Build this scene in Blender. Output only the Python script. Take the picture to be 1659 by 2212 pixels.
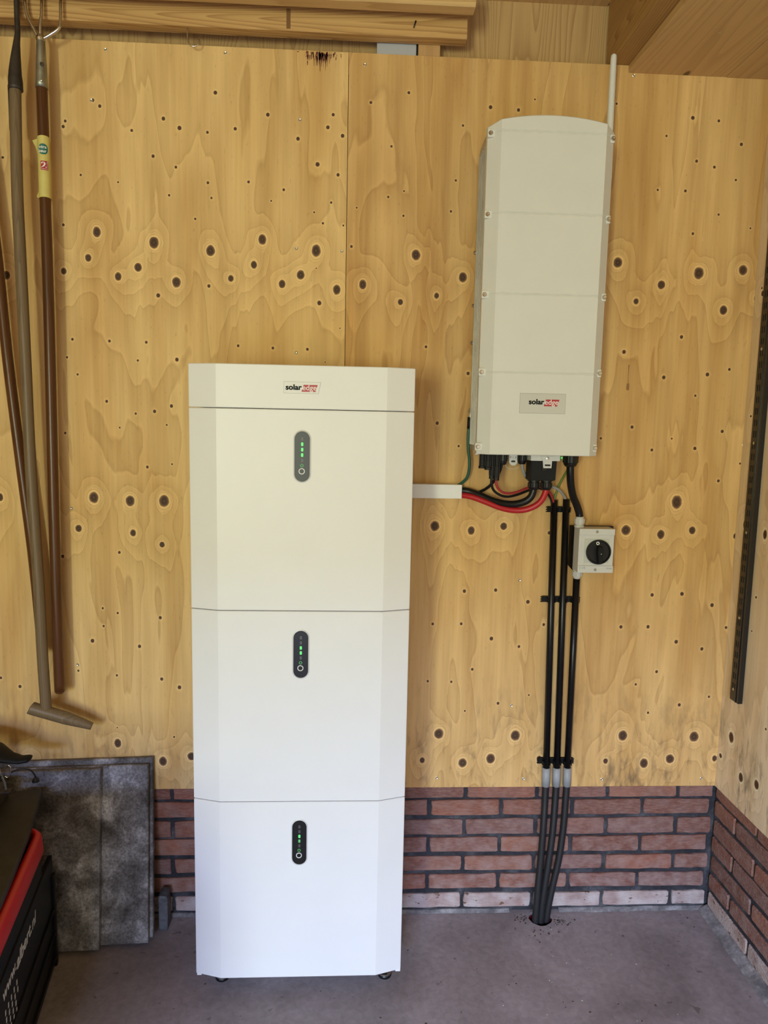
import bpy, bmesh, math, random
from mathutils import Vector, Matrix
from mathutils.geometry import delaunay_2d_cdt

for _o in list(bpy.data.objects):
    bpy.data.objects.remove(_o)
S = bpy.context.scene
COL = S.collection
random.seed(7)
PI = math.pi

# ---------------------------------------------------------------- camera
F_PX, PITCH, YAW, ROLL = 1566.1, 0.124808, 0.052145, 0.0202012
CAM = Vector((0.18538, -2.07847, 1.52113))
cam = bpy.data.cameras.new('camera')
cam.sensor_fit = 'VERTICAL'
cam.sensor_height = 36.0
cam.lens = 36.0 * F_PX / 2212.0
cam.clip_start = 0.02
cam_o = bpy.data.objects.new('camera', cam)
COL.objects.link(cam_o)
fwd = Vector((math.sin(YAW)*math.cos(PITCH), math.cos(YAW)*math.cos(PITCH), -math.sin(PITCH)))
rgt = Vector((math.cos(YAW), -math.sin(YAW), 0))
upv = rgt.cross(fwd)
r2 = rgt*math.cos(ROLL) + upv*math.sin(ROLL)
u2 = upv*math.cos(ROLL) - rgt*math.sin(ROLL)
cam_o.matrix_world = Matrix(((r2.x, u2.x, -fwd.x, CAM.x), (r2.y, u2.y, -fwd.y, CAM.y), (r2.z, u2.z, -fwd.z, CAM.z), (0, 0, 0, 1)))
S.camera = cam_o

# ---------------------------------------------------------------- world, lights, exposure
W = bpy.data.worlds.new('overcast_sky')
S.world = W
W.use_nodes = True
_nt = W.node_tree
_bg = _nt.nodes['Background']
_bg.inputs[0].default_value = (0.75, 0.82, 0.88, 1)
_bg.inputs[1].default_value = 0.30

def area(name, loc, target, sx, sy, power, color):
    l = bpy.data.lights.new(name, 'AREA')
    l.shape = 'RECTANGLE'
    l.size, l.size_y, l.energy, l.color = sx, sy, power, color
    o = bpy.data.objects.new(name, l)
    COL.objects.link(o)
    o.location = loc
    o.rotation_euler = (Vector(target) - Vector(loc)).to_track_quat('-Z', 'Y').to_euler()
    return o

# sunlit green garden seen through the side of the doorway (key), open sky above it, wide doorway
area('garden_light', (-1.55, -5.60, 1.40), (0.1, 0, 1.45), 0.62, 1.2, 142, (0.91, 1.0, 0.69))
area('doorway_light', (-0.25, -5.05, 1.10), (0.1, 0, 1.35), 1.6, 2.0, 40, (0.95, 1.0, 0.80))
area('sky_light', (-1.5, -9.0, 4.45), (0.1, 0, 0.6), 3.4, 3.2, 3500, (0.36, 0.51, 1.0))
S.view_settings.view_transform = 'Standard'
S.view_settings.look = 'None'
S.view_settings.gamma = 1.0
S.view_settings.use_curve_mapping = False
S.view_settings.exposure = 0.0

# ---------------------------------------------------------------- materials
def nodes_of(name):
    m = bpy.data.materials.new(name)
    m.use_nodes = True
    nt = m.node_tree
    return m, nt, nt.nodes, nt.links, nt.nodes['Principled BSDF']

def N(nodes, kind, **kw):
    n = nodes.new(kind)
    for k, v in kw.items():
        if k.startswith('i_'):
            n.inputs[int(k[2:])].default_value = v
        else:
            setattr(n, k, v)
    return n

def ramp(nodes, stops, interp='LINEAR'):
    r = nodes.new('ShaderNodeValToRGB')
    r.color_ramp.interpolation = interp
    e = r.color_ramp.elements
    while len(e) < len(stops):
        e.new(0.5)
    for el, (p, c) in zip(e, stops):
        el.position = p
        el.color = (*c, 1) if len(c) == 3 else c
    return r

def g(v):
    return (v, v, v)

def plain(name, col, rough=0.5, metal=0.0, spec=0.5, noise=0.0, nscale=40.0, bump=0.0, coat=0.0):
    m, nt, n, l, b = nodes_of(name)
    b.inputs['Roughness'].default_value = rough
    b.inputs['Metallic'].default_value = metal
    b.inputs['Specular IOR Level'].default_value = spec
    b.inputs['Coat Weight'].default_value = coat
    tc = N(n, 'ShaderNodeTexCoord')
    ns = N(n, 'ShaderNodeTexNoise')
    ns.inputs['Scale'].default_value = nscale
    ns.inputs['Detail'].default_value = 4
    l.new(tc.outputs['Object'], ns.inputs['Vector'])
    lo = tuple(max(0, c*(1-noise)) for c in col)
    hi = tuple(min(1, c*(1+noise)) for c in col)
    r = ramp(n, [(0.3, lo), (0.7, hi)])
    l.new(ns.outputs['Fac'], r.inputs['Fac'])
    l.new(r.outputs['Color'], b.inputs['Base Color'])
    if bump:
        bp = N(n, 'ShaderNodeBump')
        bp.inputs['Strength'].default_value = bump
        bp.inputs['Distance'].default_value = 0.002
        l.new(ns.outputs['Fac'], bp.inputs['Height'])
        l.new(bp.outputs['Normal'], b.inputs['Normal'])
    return m

def emitter(name, col, strength):
    m, nt, n, l, b = nodes_of(name)
    b.inputs['Base Color'].default_value = (*col, 1)
    b.inputs['Emission Color'].default_value = (*col, 1)
    b.inputs['Emission Strength'].default_value = strength
    return m

def mth(n, l, op, a, b=None):
    k = n.new('ShaderNodeMath')
    k.operation = op
    for i, v in enumerate((a, b)):
        if v is None:
            continue
        if isinstance(v, (int, float)):
            k.inputs[i].default_value = v
        else:
            l.new(v, k.inputs[i])
    return k.outputs[0]

def mixc(n, l, fac, a, b, mode='MIX'):
    k = n.new('ShaderNodeMix')
    k.data_type = 'RGBA'
    k.blend_type = mode
    k.clamp_factor = True
    for idx, v in ((0, fac), (6, a), (7, b)):
        if isinstance(v, (int, float)):
            k.inputs[idx].default_value = v
        elif isinstance(v, tuple):
            k.inputs[idx].default_value = (*v, 1) if len(v) == 3 else v
        else:
            l.new(v, k.inputs[idx])
    return k.outputs[2]

def ply_material(name, light, dark, seed, horiz='X', knots=True, dirt=0.0, tint=None):
    """rotary cut pine: contour lines of a stretched height field that swells round the knots"""
    m, nt, n, l, b = nodes_of(name)
    tc = N(n, 'ShaderNodeTexCoord')
    def noise(scale, vec, det=2, dist=0.0):
        mp = N(n, 'ShaderNodeMapping')
        mp.inputs['Location'].default_value = (seed, seed*1.7, seed*0.6)
        mp.inputs['Scale'].default_value = vec
        l.new(tc.outputs['Object'], mp.inputs['Vector'])
        k = N(n, 'ShaderNodeTexNoise')
        k.inputs['Scale'].default_value = scale
        k.inputs['Detail'].default_value = det
        k.inputs['Distortion'].default_value = dist
        l.new(mp.outputs['Vector'], k.inputs['Vector'])
        return k.outputs['Fac']
    h0 = noise(4.4, (1, 1, 0.20), 3.2, 0.7)
    wob = noise(22, (1, 1, 0.25), 2.0)
    h = mth(n, l, 'ADD', mth(n, l, 'MULTIPLY', h0, 8.5), mth(n, l, 'MULTIPLY', wob, 0.30))
    if knots:
        at = N(n, 'ShaderNodeAttribute', attribute_name='kb')
        h = mth(n, l, 'ADD', h, mth(n, l, 'MULTIPLY', at.outputs['Fac'], 1.7))
    fr = mth(n, l, 'FRACT', h)
    rl = ramp(n, [(0.0, g(1.0)), (0.10, g(0.80)), (0.55, g(0.55)), (0.86, g(0.36)), (0.95, g(0.04)), (1.0, g(0.85))])
    l.new(fr, rl.inputs['Fac'])
    patch = noise(2.2, (1, 1, 0.35), 3, 0.5)
    fine = noise(140, (1, 1, 0.03), 2)
    streak = noise(26, (1, 1, 0.06), 3)
    f = mth(n, l, 'ADD', mth(n, l, 'MULTIPLY', rl.outputs['Color'], 0.42), mth(n, l, 'MULTIPLY', patch, 0.62))
    f = mth(n, l, 'ADD', f, mth(n, l, 'MULTIPLY', mth(n, l, 'SUBTRACT', fine, 0.5), 0.36))
    f = mth(n, l, 'ADD', f, mth(n, l, 'MULTIPLY', mth(n, l, 'SUBTRACT', streak, 0.5), 0.85))
    base = mixc(n, l, f, dark, light)
    rs = ramp(n, [(0.44, g(0)), (0.68, g(1))])
    l.new(noise(11, (1, 1, 0.075), 5, 0.4), rs.inputs['Fac'])
    base = mixc(n, l, mth(n, l, 'MULTIPLY', rs.outputs['Color'], 0.62), base, (0.80, 0.69, 0.52), 'MULTIPLY')
    rs2 = ramp(n, [(0.50, g(0)), (0.70, g(1))])
    l.new(noise(4.5, (1, 1, 0.30), 4, 1.2), rs2.inputs['Fac'])
    base = mixc(n, l, mth(n, l, 'MULTIPLY', rs2.outputs['Color'], 0.45), base, (0.86, 0.72, 0.55), 'MULTIPLY')
    # tiny resin flecks
    fl = noise(260, (1, 1, 0.22), 0)
    rf = ramp(n, [(0.0, g(0)), (0.765, g(0)), (0.79, g(1))])
    l.new(fl, rf.inputs['Fac'])
    base = mixc(n, l, mth(n, l, 'MULTIPLY', rf.outputs['Color'], 0.16), base, (0.10, 0.045, 0.015))
    if dirt:
        sp = N(n, 'ShaderNodeSeparateXYZ')
        l.new(tc.outputs['Object'], sp.inputs[0])
        mr = N(n, 'ShaderNodeMapRange')
        for i, v in ((1, 0.80), (2, 0.42), (3, 0.0), (4, 1.0)):
            mr.inputs[i].default_value = v
        l.new(sp.outputs[2], mr.inputs[0])
        dn = noise(60, (1, 1, 0.30), 4)
        dp = noise(6, (1, 1, 0.8), 2)
        dv = mth(n, l, 'ADD', mth(n, l, 'MULTIPLY', dn, 0.62), mth(n, l, 'MULTIPLY', dp, 0.38))
        rd = ramp(n, [(0.50, g(0)), (0.66, g(1))])
        l.new(dv, rd.inputs['Fac'])
        dm = mth(n, l, 'MULTIPLY', mth(n, l, 'MULTIPLY', rd.outputs['Color'], mr.outputs[0]), dirt)
        base = mixc(n, l, dm, base, (0.085, 0.065, 0.045))
    if knots:
        kd = N(n, 'ShaderNodeAttribute', attribute_name='kd')
        kn = mth(n, l, 'ADD', kd.outputs['Fac'], mth(n, l, 'MULTIPLY', mth(n, l, 'SUBTRACT', noise(90, (1, 1, 1), 3), 0.5), 0.28))
        gate = N(n, 'ShaderNodeMapRange')
        for i, v in ((1, 0.9), (2, 1.9), (3, 0.0), (4, 1.3)):
            gate.inputs[i].default_value = v
        l.new(kd.outputs['Fac'], gate.inputs[0])
        kn = mth(n, l, 'ADD', kn, mth(n, l, 'MULTIPLY', mth(n, l, 'SUBTRACT', noise(30, (1, 1, 0.7), 2), 0.5), gate.outputs[0]))
        kn = mth(n, l, 'DIVIDE', kn, 4.0)
        rh = ramp(n, [(0.26, g(0.0)), (0.29, g(0.65)), (0.36, g(0.45)), (0.385, g(0.0)), (0.40, g(0.35)), (0.50, g(0.16)), (0.515, g(-0.0)), (0.53, g(0.12)), (0.75, g(0))])
        l.new(kn, rh.inputs['Fac'])
        base = mixc(n, l, rh.outputs['Color'], base, tuple(min(1, c*1.12) for c in light))
        rr = ramp(n, [(0.375, g(0)), (0.385, g(1)), (0.40, g(0)), (0.505, g(0)), (0.515, g(0.6)), (0.53, g(0))])
        l.new(kn, rr.inputs['Fac'])
        base = mixc(n, l, mth(n, l, 'MULTIPLY', rr.outputs['Color'], 0.45), base, tuple(c*0.6 for c in dark))
        rk = ramp(n, [(0.0, (0.20, 0.12, 0.07)), (0.03, (0.085, 0.045, 0.024)), (0.13, (0.065, 0.033, 0.017)), (0.19, (0.12, 0.066, 0.036)), (0.25, (0.20, 0.115, 0.062))])
        l.new(kn, rk.inputs['Fac'])
        rm = ramp(n, [(0.235, g(1)), (0.275, g(0))])
        l.new(kn, rm.inputs['Fac'])
        base = mixc(n, l, rm.outputs['Color'], base, rk.outputs['Color'])
    l.new(base, b.inputs['Base Color'])
    b.inputs['Roughness'].default_value = 0.62
    b.inputs['Specular IOR Level'].default_value = 0.25
    bp = N(n, 'ShaderNodeBump')
    bp.inputs['Strength'].default_value = 0.10
    bp.inputs['Distance'].default_value = 0.001
    l.new(f, bp.inputs['Height'])
    l.new(bp.outputs['Normal'], b.inputs['Normal'])
    return m

def timber_material(name, light, dark, axis, seed, bands=55.0, contrast=1.0, rough=0.6, along=0.05):
    """straight grain running along one world axis"""
    m, nt, n, l, b = nodes_of(name)
    tc = N(n, 'ShaderNodeTexCoord')
    def noise(scale, stretch, det=2):
        mp = N(n, 'ShaderNodeMapping')
        mp.inputs['Location'].default_value = (seed, seed*0.7, seed*1.3)
        mp.inputs['Scale'].default_value = tuple(stretch if i == axis else 1.0 for i in range(3))
        l.new(tc.outputs['Object'], mp.inputs['Vector'])
        k = N(n, 'ShaderNodeTexNoise')
        k.inputs['Scale'].default_value = scale
        k.inputs['Detail'].default_value = det
        l.new(mp.outputs['Vector'], k.inputs['Vector'])
        return k.outputs['Fac']
    h = mth(n, l, 'MULTIPLY', noise(7.0, along, 1.5), bands)
    fr = mth(n, l, 'FRACT', h)
    rl = ramp(n, [(0, g(1)), (0.5, g(0.75)), (0.82, g(0.2)), (0.93, g(0.0)), (1.0, g(0.9))])
    l.new(fr, rl.inputs['Fac'])
    f = mth(n, l, 'ADD', mth(n, l, 'MULTIPLY', rl.outputs['Color'], 0.55*contrast), mth(n, l, 'MULTIPLY', noise(4, 0.25, 3), 0.55))
    f = mth(n, l, 'ADD', f, mth(n, l, 'MULTIPLY', mth(n, l, 'SUBTRACT', noise(150, 0.03, 2), 0.5), 0.35))
    f = mth(n, l, 'ADD', f, 0.25*(1-contrast))
    base = mixc(n, l, f, dark, light)
    # the odd dark knot
    vo = N(n, 'ShaderNodeTexVoronoi')
    mp = N(n, 'ShaderNodeMapping')
    mp.inputs['Location'].default_value = (seed*2.1, seed*0.3, seed)
    mp.inputs['Scale'].default_value = tuple(2.4 if i == axis else 6.0 for i in range(3))
    l.new(tc.outputs['Object'], mp.inputs['Vector'])
    l.new(mp.outputs['Vector'], vo.inputs['Vector'])
    vo.inputs['Scale'].default_value = 1.0
    rv = ramp(n, [(0.035, g(1)), (0.06, g(0))])
    l.new(vo.outputs['Distance'], rv.inputs['Fac'])
    base = mixc(n, l, mth(n, l, 'MULTIPLY', rv.outputs['Color'], 0.8), base, (0.06, 0.028, 0.012))
    l.new(base, b.inputs['Base Color'])
    b.inputs['Roughness'].default_value = rough
    b.inputs['Specular IOR Level'].default_value = 0.3
    bp = N(n, 'ShaderNodeBump')
    bp.inputs['Strength'].default_value = 0.2
    bp.inputs['Distance'].default_value = 0.001
    l.new(f, bp.inputs['Height'])
    l.new(bp.outputs['Normal'], b.inputs['Normal'])
    return m

def brick_material(name, whitish=0.0):
    m, nt, n, l, b = nodes_of(name)
    oi = N(n, 'ShaderNodeObjectInfo')
    tc = N(n, 'ShaderNodeTexCoord')
    geo = N(n, 'ShaderNodeNewGeometry')
    def noise(scale, det=4, sc=(1, 1, 1)):
        mp = N(n, 'ShaderNodeMapping')
        mp.inputs['Scale'].default_value = sc
        l.new(geo.outputs['Position'], mp.inputs['Vector'])
        k = N(n, 'ShaderNodeTexNoise')
        k.inputs['Scale'].default_value = scale
        k.inputs['Detail'].default_value = det
        l.new(mp.outputs['Vector'], k.inputs['Vector'])
        return k.outputs['Fac']
    rc = ramp(n, [(0.0, (0.14, 0.060, 0.048)), (0.25, (0.28, 0.105, 0.066)), (0.45, (0.18, 0.085, 0.074)), (0.7, (0.34, 0.140, 0.084)), (1.0, (0.16, 0.088, 0.084))])
    l.new(oi.outputs['Random'], rc.inputs['Fac'])
    big = noise(14, 3)
    r1 = ramp(n, [(0.35, g(0)), (0.7, g(1))])
    l.new(big, r1.inputs['Fac'])
    c = mixc(n, l, mth(n, l, 'MULTIPLY', r1.outputs['Color'], 0.55), rc.outputs['Color'], (0.17, 0.085, 0.07))
    fine = noise(120, 5, (0.5, 1, 1.6))
    r2_ = ramp(n, [(0.40, g(0)), (0.75, g(1))])
    l.new(fine, r2_.inputs['Fac'])
    c = mixc(n, l, mth(n, l, 'MULTIPLY', r2_.outputs['Color'], 0.35), c, (0.42, 0.25, 0.19))
    # chalky bloom, thicker near the floor
    sp = N(n, 'ShaderNodeSeparateXYZ')
    l.new(geo.outputs['Position'], sp.inputs[0])
    mr = N(n, 'ShaderNodeMapRange')
    for i, v in ((1, 0.42), (2, 0.0), (3, 0.10), (4, 0.42)):
        mr.inputs[i].default_value = v
    l.new(sp.outputs[2], mr.inputs[0])
    bl = noise(26, 6)
    r3 = ramp(n, [(0.38, g(0)), (0.68, g(1))])
    l.new(bl, r3.inputs['Fac'])
    c = mixc(n, l, mth(n, l, 'MULTIPLY', r3.outputs['Color'], mr.outputs[0]), c, (0.46, 0.38, 0.36))
    if whitish:
        w = noise(18, 5)
        r4 = ramp(n, [(0.28, g(1)), (0.62, g(0.35))])
        l.new(w, r4.inputs['Fac'])
        c = mixc(n, l, mth(n, l, 'MULTIPLY', r4.outputs['Color'], whitish), c, (0.58, 0.52, 0.50))
        st = noise(34, 3, (1, 1, 2))
        r5 = ramp(n, [(0.63, g(0)), (0.67, g(1))])
        l.new(st, r5.inputs['Fac'])
        c = mixc(n, l, mth(n, l, 'MULTIPLY', r5.outputs['Color'], 0.85), c, (0.13, 0.062, 0.030))
    l.new(c, b.inputs['Base Color'])
    b.inputs['Roughness'].default_value = 0.9
    b.inputs['Specular IOR Level'].default_value = 0.2
    bp = N(n, 'ShaderNodeBump')
    bp.inputs['Strength'].default_value = 0.9
    bp.inputs['Distance'].default_value = 0.003
    l.new(fine, bp.inputs['Height'])
    l.new(bp.outputs['Normal'], b.inputs['Normal'])
    return m

def rough_mineral(name, c0, c1, c2, s1=6, s2=60, rough=0.85, bump=0.4, speck=0.0, speckc=(0.05, 0.04, 0.035), fl=0.66):
    m, nt, n, l, b = nodes_of(name)
    geo = N(n, 'ShaderNodeNewGeometry')
    def noise(scale, det=5):
        k = N(n, 'ShaderNodeTexNoise')
        k.inputs['Scale'].default_value = scale
        k.inputs['Detail'].default_value = det
        k.inputs['Distortion'].default_value = 0.6
        l.new(geo.outputs['Position'], k.inputs['Vector'])
        return k.outputs['Fac']
    a = noise(s1)
    r1 = ramp(n, [(0.30, c0), (0.52, c1), (0.72, c2)])
    l.new(a, r1.inputs['Fac'])
    f = noise(s2, 6)
    r2_ = ramp(n, [(0.25, g(fl)), (0.75, g(2-fl))])
    l.new(f, r2_.inputs['Fac'])
    c = mixc(n, l, 1.0, r1.outputs['Color'], r2_.outputs['Color'], 'MULTIPLY')
    if speck:
        v = noise(38, 2)
        r3 = ramp(n, [(0.70, g(0)), (0.735, g(1))])
        l.new(v, r3.inputs['Fac'])
        c = mixc(n, l, mth(n, l, 'MULTIPLY', r3.outputs['Color'], speck), c, speckc)
    l.new(c, b.inputs['Base Color'])
    b.inputs['Roughness'].default_value = rough
    b.inputs['Specular IOR Level'].default_value = 0.3
    bp = N(n, 'ShaderNodeBump')
    bp.inputs['Strength'].default_value = bump
    bp.inputs['Distance'].default_value = 0.002
    l.new(f, bp.inputs['Height'])
    l.new(bp.outputs['Normal'], b.inputs['Normal'])
    return m

M = {}
M['ply_left'] = ply_material('pine_plywood_left', (0.86, 0.605, 0.270), (0.47, 0.280, 0.102), 3.1, dirt=0.55)
M['ply_right'] = ply_material('pine_plywood_right', (0.80, 0.530, 0.225), (0.42, 0.235, 0.082), 8.6, dirt=0.75)
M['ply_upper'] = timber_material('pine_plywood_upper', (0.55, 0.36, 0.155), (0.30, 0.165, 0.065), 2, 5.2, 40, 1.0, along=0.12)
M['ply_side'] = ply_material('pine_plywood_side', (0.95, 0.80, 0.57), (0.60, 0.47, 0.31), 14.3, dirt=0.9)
M['ply_plain'] = ply_material('pine_plywood_plain', (0.60, 0.42, 0.18), (0.38, 0.23, 0.085), 21.0, knots=False)
M['timber'] = timber_material('larch_beam', (0.66, 0.42, 0.165), (0.30, 0.140, 0.042), 0, 2.4, 60, 1.0)
M['timber2'] = timber_material('pine_beam', (0.70, 0.48, 0.22), (0.43, 0.26, 0.095), 0, 6.9, 30, 0.8)
M['soffit'] = timber_material('ceiling_wood', (0.66, 0.43, 0.19), (0.42, 0.25, 0.10), 1, 4.7, 22, 0.65)
M['joist'] = timber_material('joist_wood', (0.44, 0.255, 0.085), (0.16, 0.075, 0.022), 1, 9.3, 55, 1.0)
M['block'] = timber_material('block_wood', (0.55, 0.34, 0.15), (0.40, 0.22, 0.085), 2, 1.3, 12, 0.6)
M['brick'] = brick_material('red_brick')
M['brick_white'] = brick_material('bloomed_brick', 0.85)
M['mortar'] = rough_mineral('dark_mortar', (0.020, 0.020, 0.024), (0.038, 0.038, 0.045), (0.10, 0.10, 0.11), 12, 110)
M['fillet'] = rough_mineral('pale_cement', (0.13, 0.125, 0.13), (0.22, 0.21, 0.215), (0.33, 0.32, 0.32), 16, 90)
M['floor'] = rough_mineral('worn_concrete', (0.20, 0.172, 0.172), (0.285, 0.247, 0.25), (0.37, 0.325, 0.335), 3.4, 55, 0.8, 0.20, 0.55, (0.09, 0.068, 0.058), 0.84)
M['slab'] = rough_mineral('weathered_slab', (0.060, 0.052, 0.047), (0.165, 0.158, 0.158), (0.42, 0.42, 0.44), 13, 150, 0.6, 0.5, fl=0.45)
M['stone'] = rough_mineral('grey_stone', (0.07, 0.075, 0.09), (0.11, 0.115, 0.13), (0.17, 0.175, 0.19), 9, 60, 0.55, 0.2)
M['white'] = plain('white_powder_coat', (0.76, 0.76, 0.75), 0.42, noise=0.012, nscale=9)
M['white_side'] = plain('white_casing', (0.70, 0.70, 0.69), 0.5, noise=0.02)
M['offwhite'] = plain('inverter_grey_white', (0.67, 0.665, 0.625), 0.5, noise=0.015, nscale=14)
M['alu'] = plain('cast_aluminium', (0.46, 0.43, 0.38), 0.42, metal=0.55, noise=0.12, nscale=18)
M['badge'] = plain('badge_plate', (0.73, 0.73, 0.70), 0.4)
M['badge2'] = plain('grey_badge_plate', (0.56, 0.55, 0.51), 0.4)
M['ink'] = plain('black_ink', (0.006, 0.006, 0.006), 0.7, spec=0.1)
M['red_ink'] = plain('red_ink', (0.42, 0.018, 0.035), 0.45)
M['white_ink'] = plain('white_ink', (0.85, 0.83, 0.80), 0.5)
M['grey_ink'] = plain('grey_ink', (0.36, 0.36, 0.36), 0.5)
M['pale_ink'] = plain('pale_ink', (0.62, 0.62, 0.60), 0.5)
M['dial'] = plain('dial_plate_grey', (0.50, 0.51, 0.46), 0.45)
M['screen'] = plain('dark_glossy_panel', (0.014, 0.014, 0.014), 0.22, spec=0.35)
M['bezel'] = plain('panel_bezel', (0.62, 0.62, 0.61), 0.3)
M['led'] = emitter('green_led', (0.10, 0.72, 0.16), 0.75)
M['led_dim'] = emitter('green_led_dim', (0.08, 0.36, 0.12), 0.55)
M['led_off'] = plain('unlit_led', (0.07, 0.07, 0.07), 0.4)
M['led_ring'] = emitter('green_ring', (0.07, 0.34, 0.10), 0.30)
M['ring_white'] = plain('white_ring', (0.75, 0.75, 0.73), 0.4)
M['black'] = plain('black_plastic', (0.007, 0.007, 0.007), 0.36, spec=0.35, noise=0.1)
M['black_matt'] = plain('black_matt_plastic', (0.006, 0.006, 0.006), 0.6, spec=0.25, noise=0.15, nscale=60)
M['conduit'] = plain('black_conduit', (0.005, 0.005, 0.006), 0.30, spec=0.35)
M['hose'] = plain('black_corrugated_hose', (0.016, 0.016, 0.017), 0.5)
M['grey_pl'] = plain('grey_plastic', (0.31, 0.315, 0.32), 0.5, noise=0.05)
M['lightgrey'] = plain('light_grey_plastic', (0.58, 0.575, 0.55), 0.45, noise=0.03)
M['gland_white'] = plain('translucent_grey_gland', (0.52, 0.51, 0.49), 0.35, noise=0.05)
M['red_cable'] = plain('red_cable_sheath', (0.42, 0.010, 0.018), 0.42)
M['pink_cable'] = plain('thin_red_sheath', (0.36, 0.030, 0.035), 0.45)
M['green_cable'] = plain('green_cable_sheath', (0.012, 0.085, 0.050), 0.4)
M['yg_cable'] = plain('green_yellow_sheath', (0.12, 0.20, 0.03), 0.45)
M['grey_cable'] = plain('grey_cable_sheath', (0.30, 0.30, 0.30), 0.45)
M['steel'] = plain('bright_steel', (0.62, 0.60, 0.56), 0.22, metal=1.0)
M['dull_steel'] = plain('galvanised_steel', (0.34, 0.34, 0.28), 0.42, metal=0.85, noise=0.3, nscale=30)
M['iron'] = plain('dark_iron', (0.060, 0.050, 0.042), 0.55, metal=0.6, noise=0.35, nscale=25, bump=0.3)
M['zinc'] = plain('zinc_screw', (0.62, 0.60, 0.50), 0.3, metal=0.9)
M['handle_grey'] = timber_material('weathered_ash', (0.215, 0.150, 0.085), (0.095, 0.062, 0.032), 2, 3.3, 60, 0.8, 0.42)
M['handle_red'] = timber_material('varnished_brown_wood', (0.125, 0.048, 0.016), (0.050, 0.018, 0.007), 2, 7.7, 40, 0.6, 0.28)
M['handle_brown'] = timber_material('worn_brown_wood', (0.27, 0.145, 0.060), (0.12, 0.058, 0.024), 2, 11.7, 50, 0.8, 0.35)
M['yellow'] = plain('yellow_paper_label', (0.62, 0.53, 0.16), 0.5, noise=0.06, nscale=30)
M['teal'] = plain('teal_print', (0.018, 0.150, 0.120), 0.5)
M['crate'] = plain('black_crate_plastic', (0.005, 0.005, 0.005), 0.45, spec=0.3)
M['crate_rim'] = plain('red_crate_plastic', (0.52, 0.012, 0.012), 0.35)
M['lid'] = plain('dusty_black_lid', (0.024, 0.025, 0.028), 0.55, noise=0.25, nscale=24, bump=0.15)
M['card'] = plain('dark_board', (0.040, 0.030, 0.022), 0.7, noise=0.2)
M['rail'] = plain('black_painted_steel', (0.010, 0.010, 0.012), 0.22, spec=0.6)
M['board_white'] = plain('white_board', (0.42, 0.43, 0.47), 0.5)
M['paint'] = plain('dark_red_paint', (0.13, 0.024, 0.017), 0.6, noise=0.3, nscale=60)
M['stain'] = plain('brown_stain', (0.27, 0.135, 0.045), 0.6, noise=0.1)
M['crumb'] = plain('dark_crumbs', (0.035, 0.022, 0.014), 0.9, noise=0.4)
M['chip'] = plain('white_chips', (0.62, 0.61, 0.60), 0.8)
M['sleeve_red'] = plain('red_duct_pipe', (0.26, 0.012, 0.020), 0.4)
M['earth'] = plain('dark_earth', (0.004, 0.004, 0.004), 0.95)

# ---------------------------------------------------------------- helpers
def finish(bm, name, mat, parent=None, smooth=False):
    me = bpy.data.meshes.new(name)
    bmesh.ops.recalc_face_normals(bm, faces=bm.faces)
    bm.to_mesh(me)
    bm.free()
    if smooth:
        for p in me.polygons:
            p.use_smooth = True
    return link(me, name, mat, parent)

def link(me, name, mat, parent=None):
    o = bpy.data.objects.new(name, me)
    COL.objects.link(o)
    if mat and not me.materials:
        me.materials.append(M[mat])
    if parent:
        attach(o, parent)
    return o

def attach(o, parent):
    o.parent = parent
    top = parent
    off = Matrix.Identity(4)
    chain = []
    while top:
        chain.append(top)
        top = top.parent
    w = Matrix.Identity(4)
    for t in reversed(chain):
        w = w @ t.matrix_parent_inverse @ t.matrix_basis
    o.matrix_parent_inverse = w.inverted()

def thing(name, label, cat, loc, group=None):
    o = bpy.data.objects.new(name, None)
    o.empty_display_size = 0.05
    COL.objects.link(o)
    o.location = loc
    return tag(o, label, cat, group)

def tag(o, label, cat, group=None):
    o['label'] = label
    o['category'] = cat
    if group:
        o['group'] = group
    return o

def struct(o):
    o['kind'] = 'structure'
    return o

def bbox(bm, x0, x1, y0, y1, z0, z1, bevel=0.0, seg=2, mat=None):
    vs = [bm.verts.new((x, y, z)) for x in (x0, x1) for y in (y0, y1) for z in (z0, z1)]
    q = [(0, 1, 3, 2), (4, 6, 7, 5), (0, 4, 5, 1), (2, 3, 7, 6), (0, 2, 6, 4), (1, 5, 7, 3)]
    fs = [bm.faces.new([vs[i] for i in f]) for f in q]
    if bevel:
        es = list({e for f in fs for e in f.edges})
        r = bmesh.ops.bevel(bm, geom=es, offset=bevel, segments=seg, affect='EDGES', profile=0.7)
        vs = list({v for v in r['verts']} | {v for v in vs if v.is_valid})
    if mat:
        bmesh.ops.transform(bm, matrix=mat, verts=[v for v in vs if v.is_valid])
    return vs

def box(name, x0, x1, y0, y1, z0, z1, mat, parent=None, bevel=0.0, seg=2, xf=None):
    bm = bmesh.new()
    bbox(bm, x0, x1, y0, y1, z0, z1, bevel, seg)
    if xf:
        bmesh.ops.transform(bm, matrix=xf, verts=bm.verts)
    return finish(bm, name, mat, parent)

def smooth_path(pts, n=6):
    """Catmull-Rom through the points"""
    p = [Vector(q) for q in pts]
    if len(p) < 3:
        return p
    p = [p[0]*2 - p[1]] + p + [p[-1]*2 - p[-2]]
    out = []
    for i in range(1, len(p)-2):
        a, b_, c, d = p[i-1:i+3]
        for k in range(n):
            t = k/n
            out.append(0.5*((2*b_) + (c-a)*t + (2*a-5*b_+4*c-d)*t*t + (3*b_-a-3*c+d)*t**3))
    out.append(p[-2])
    return out

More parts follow.
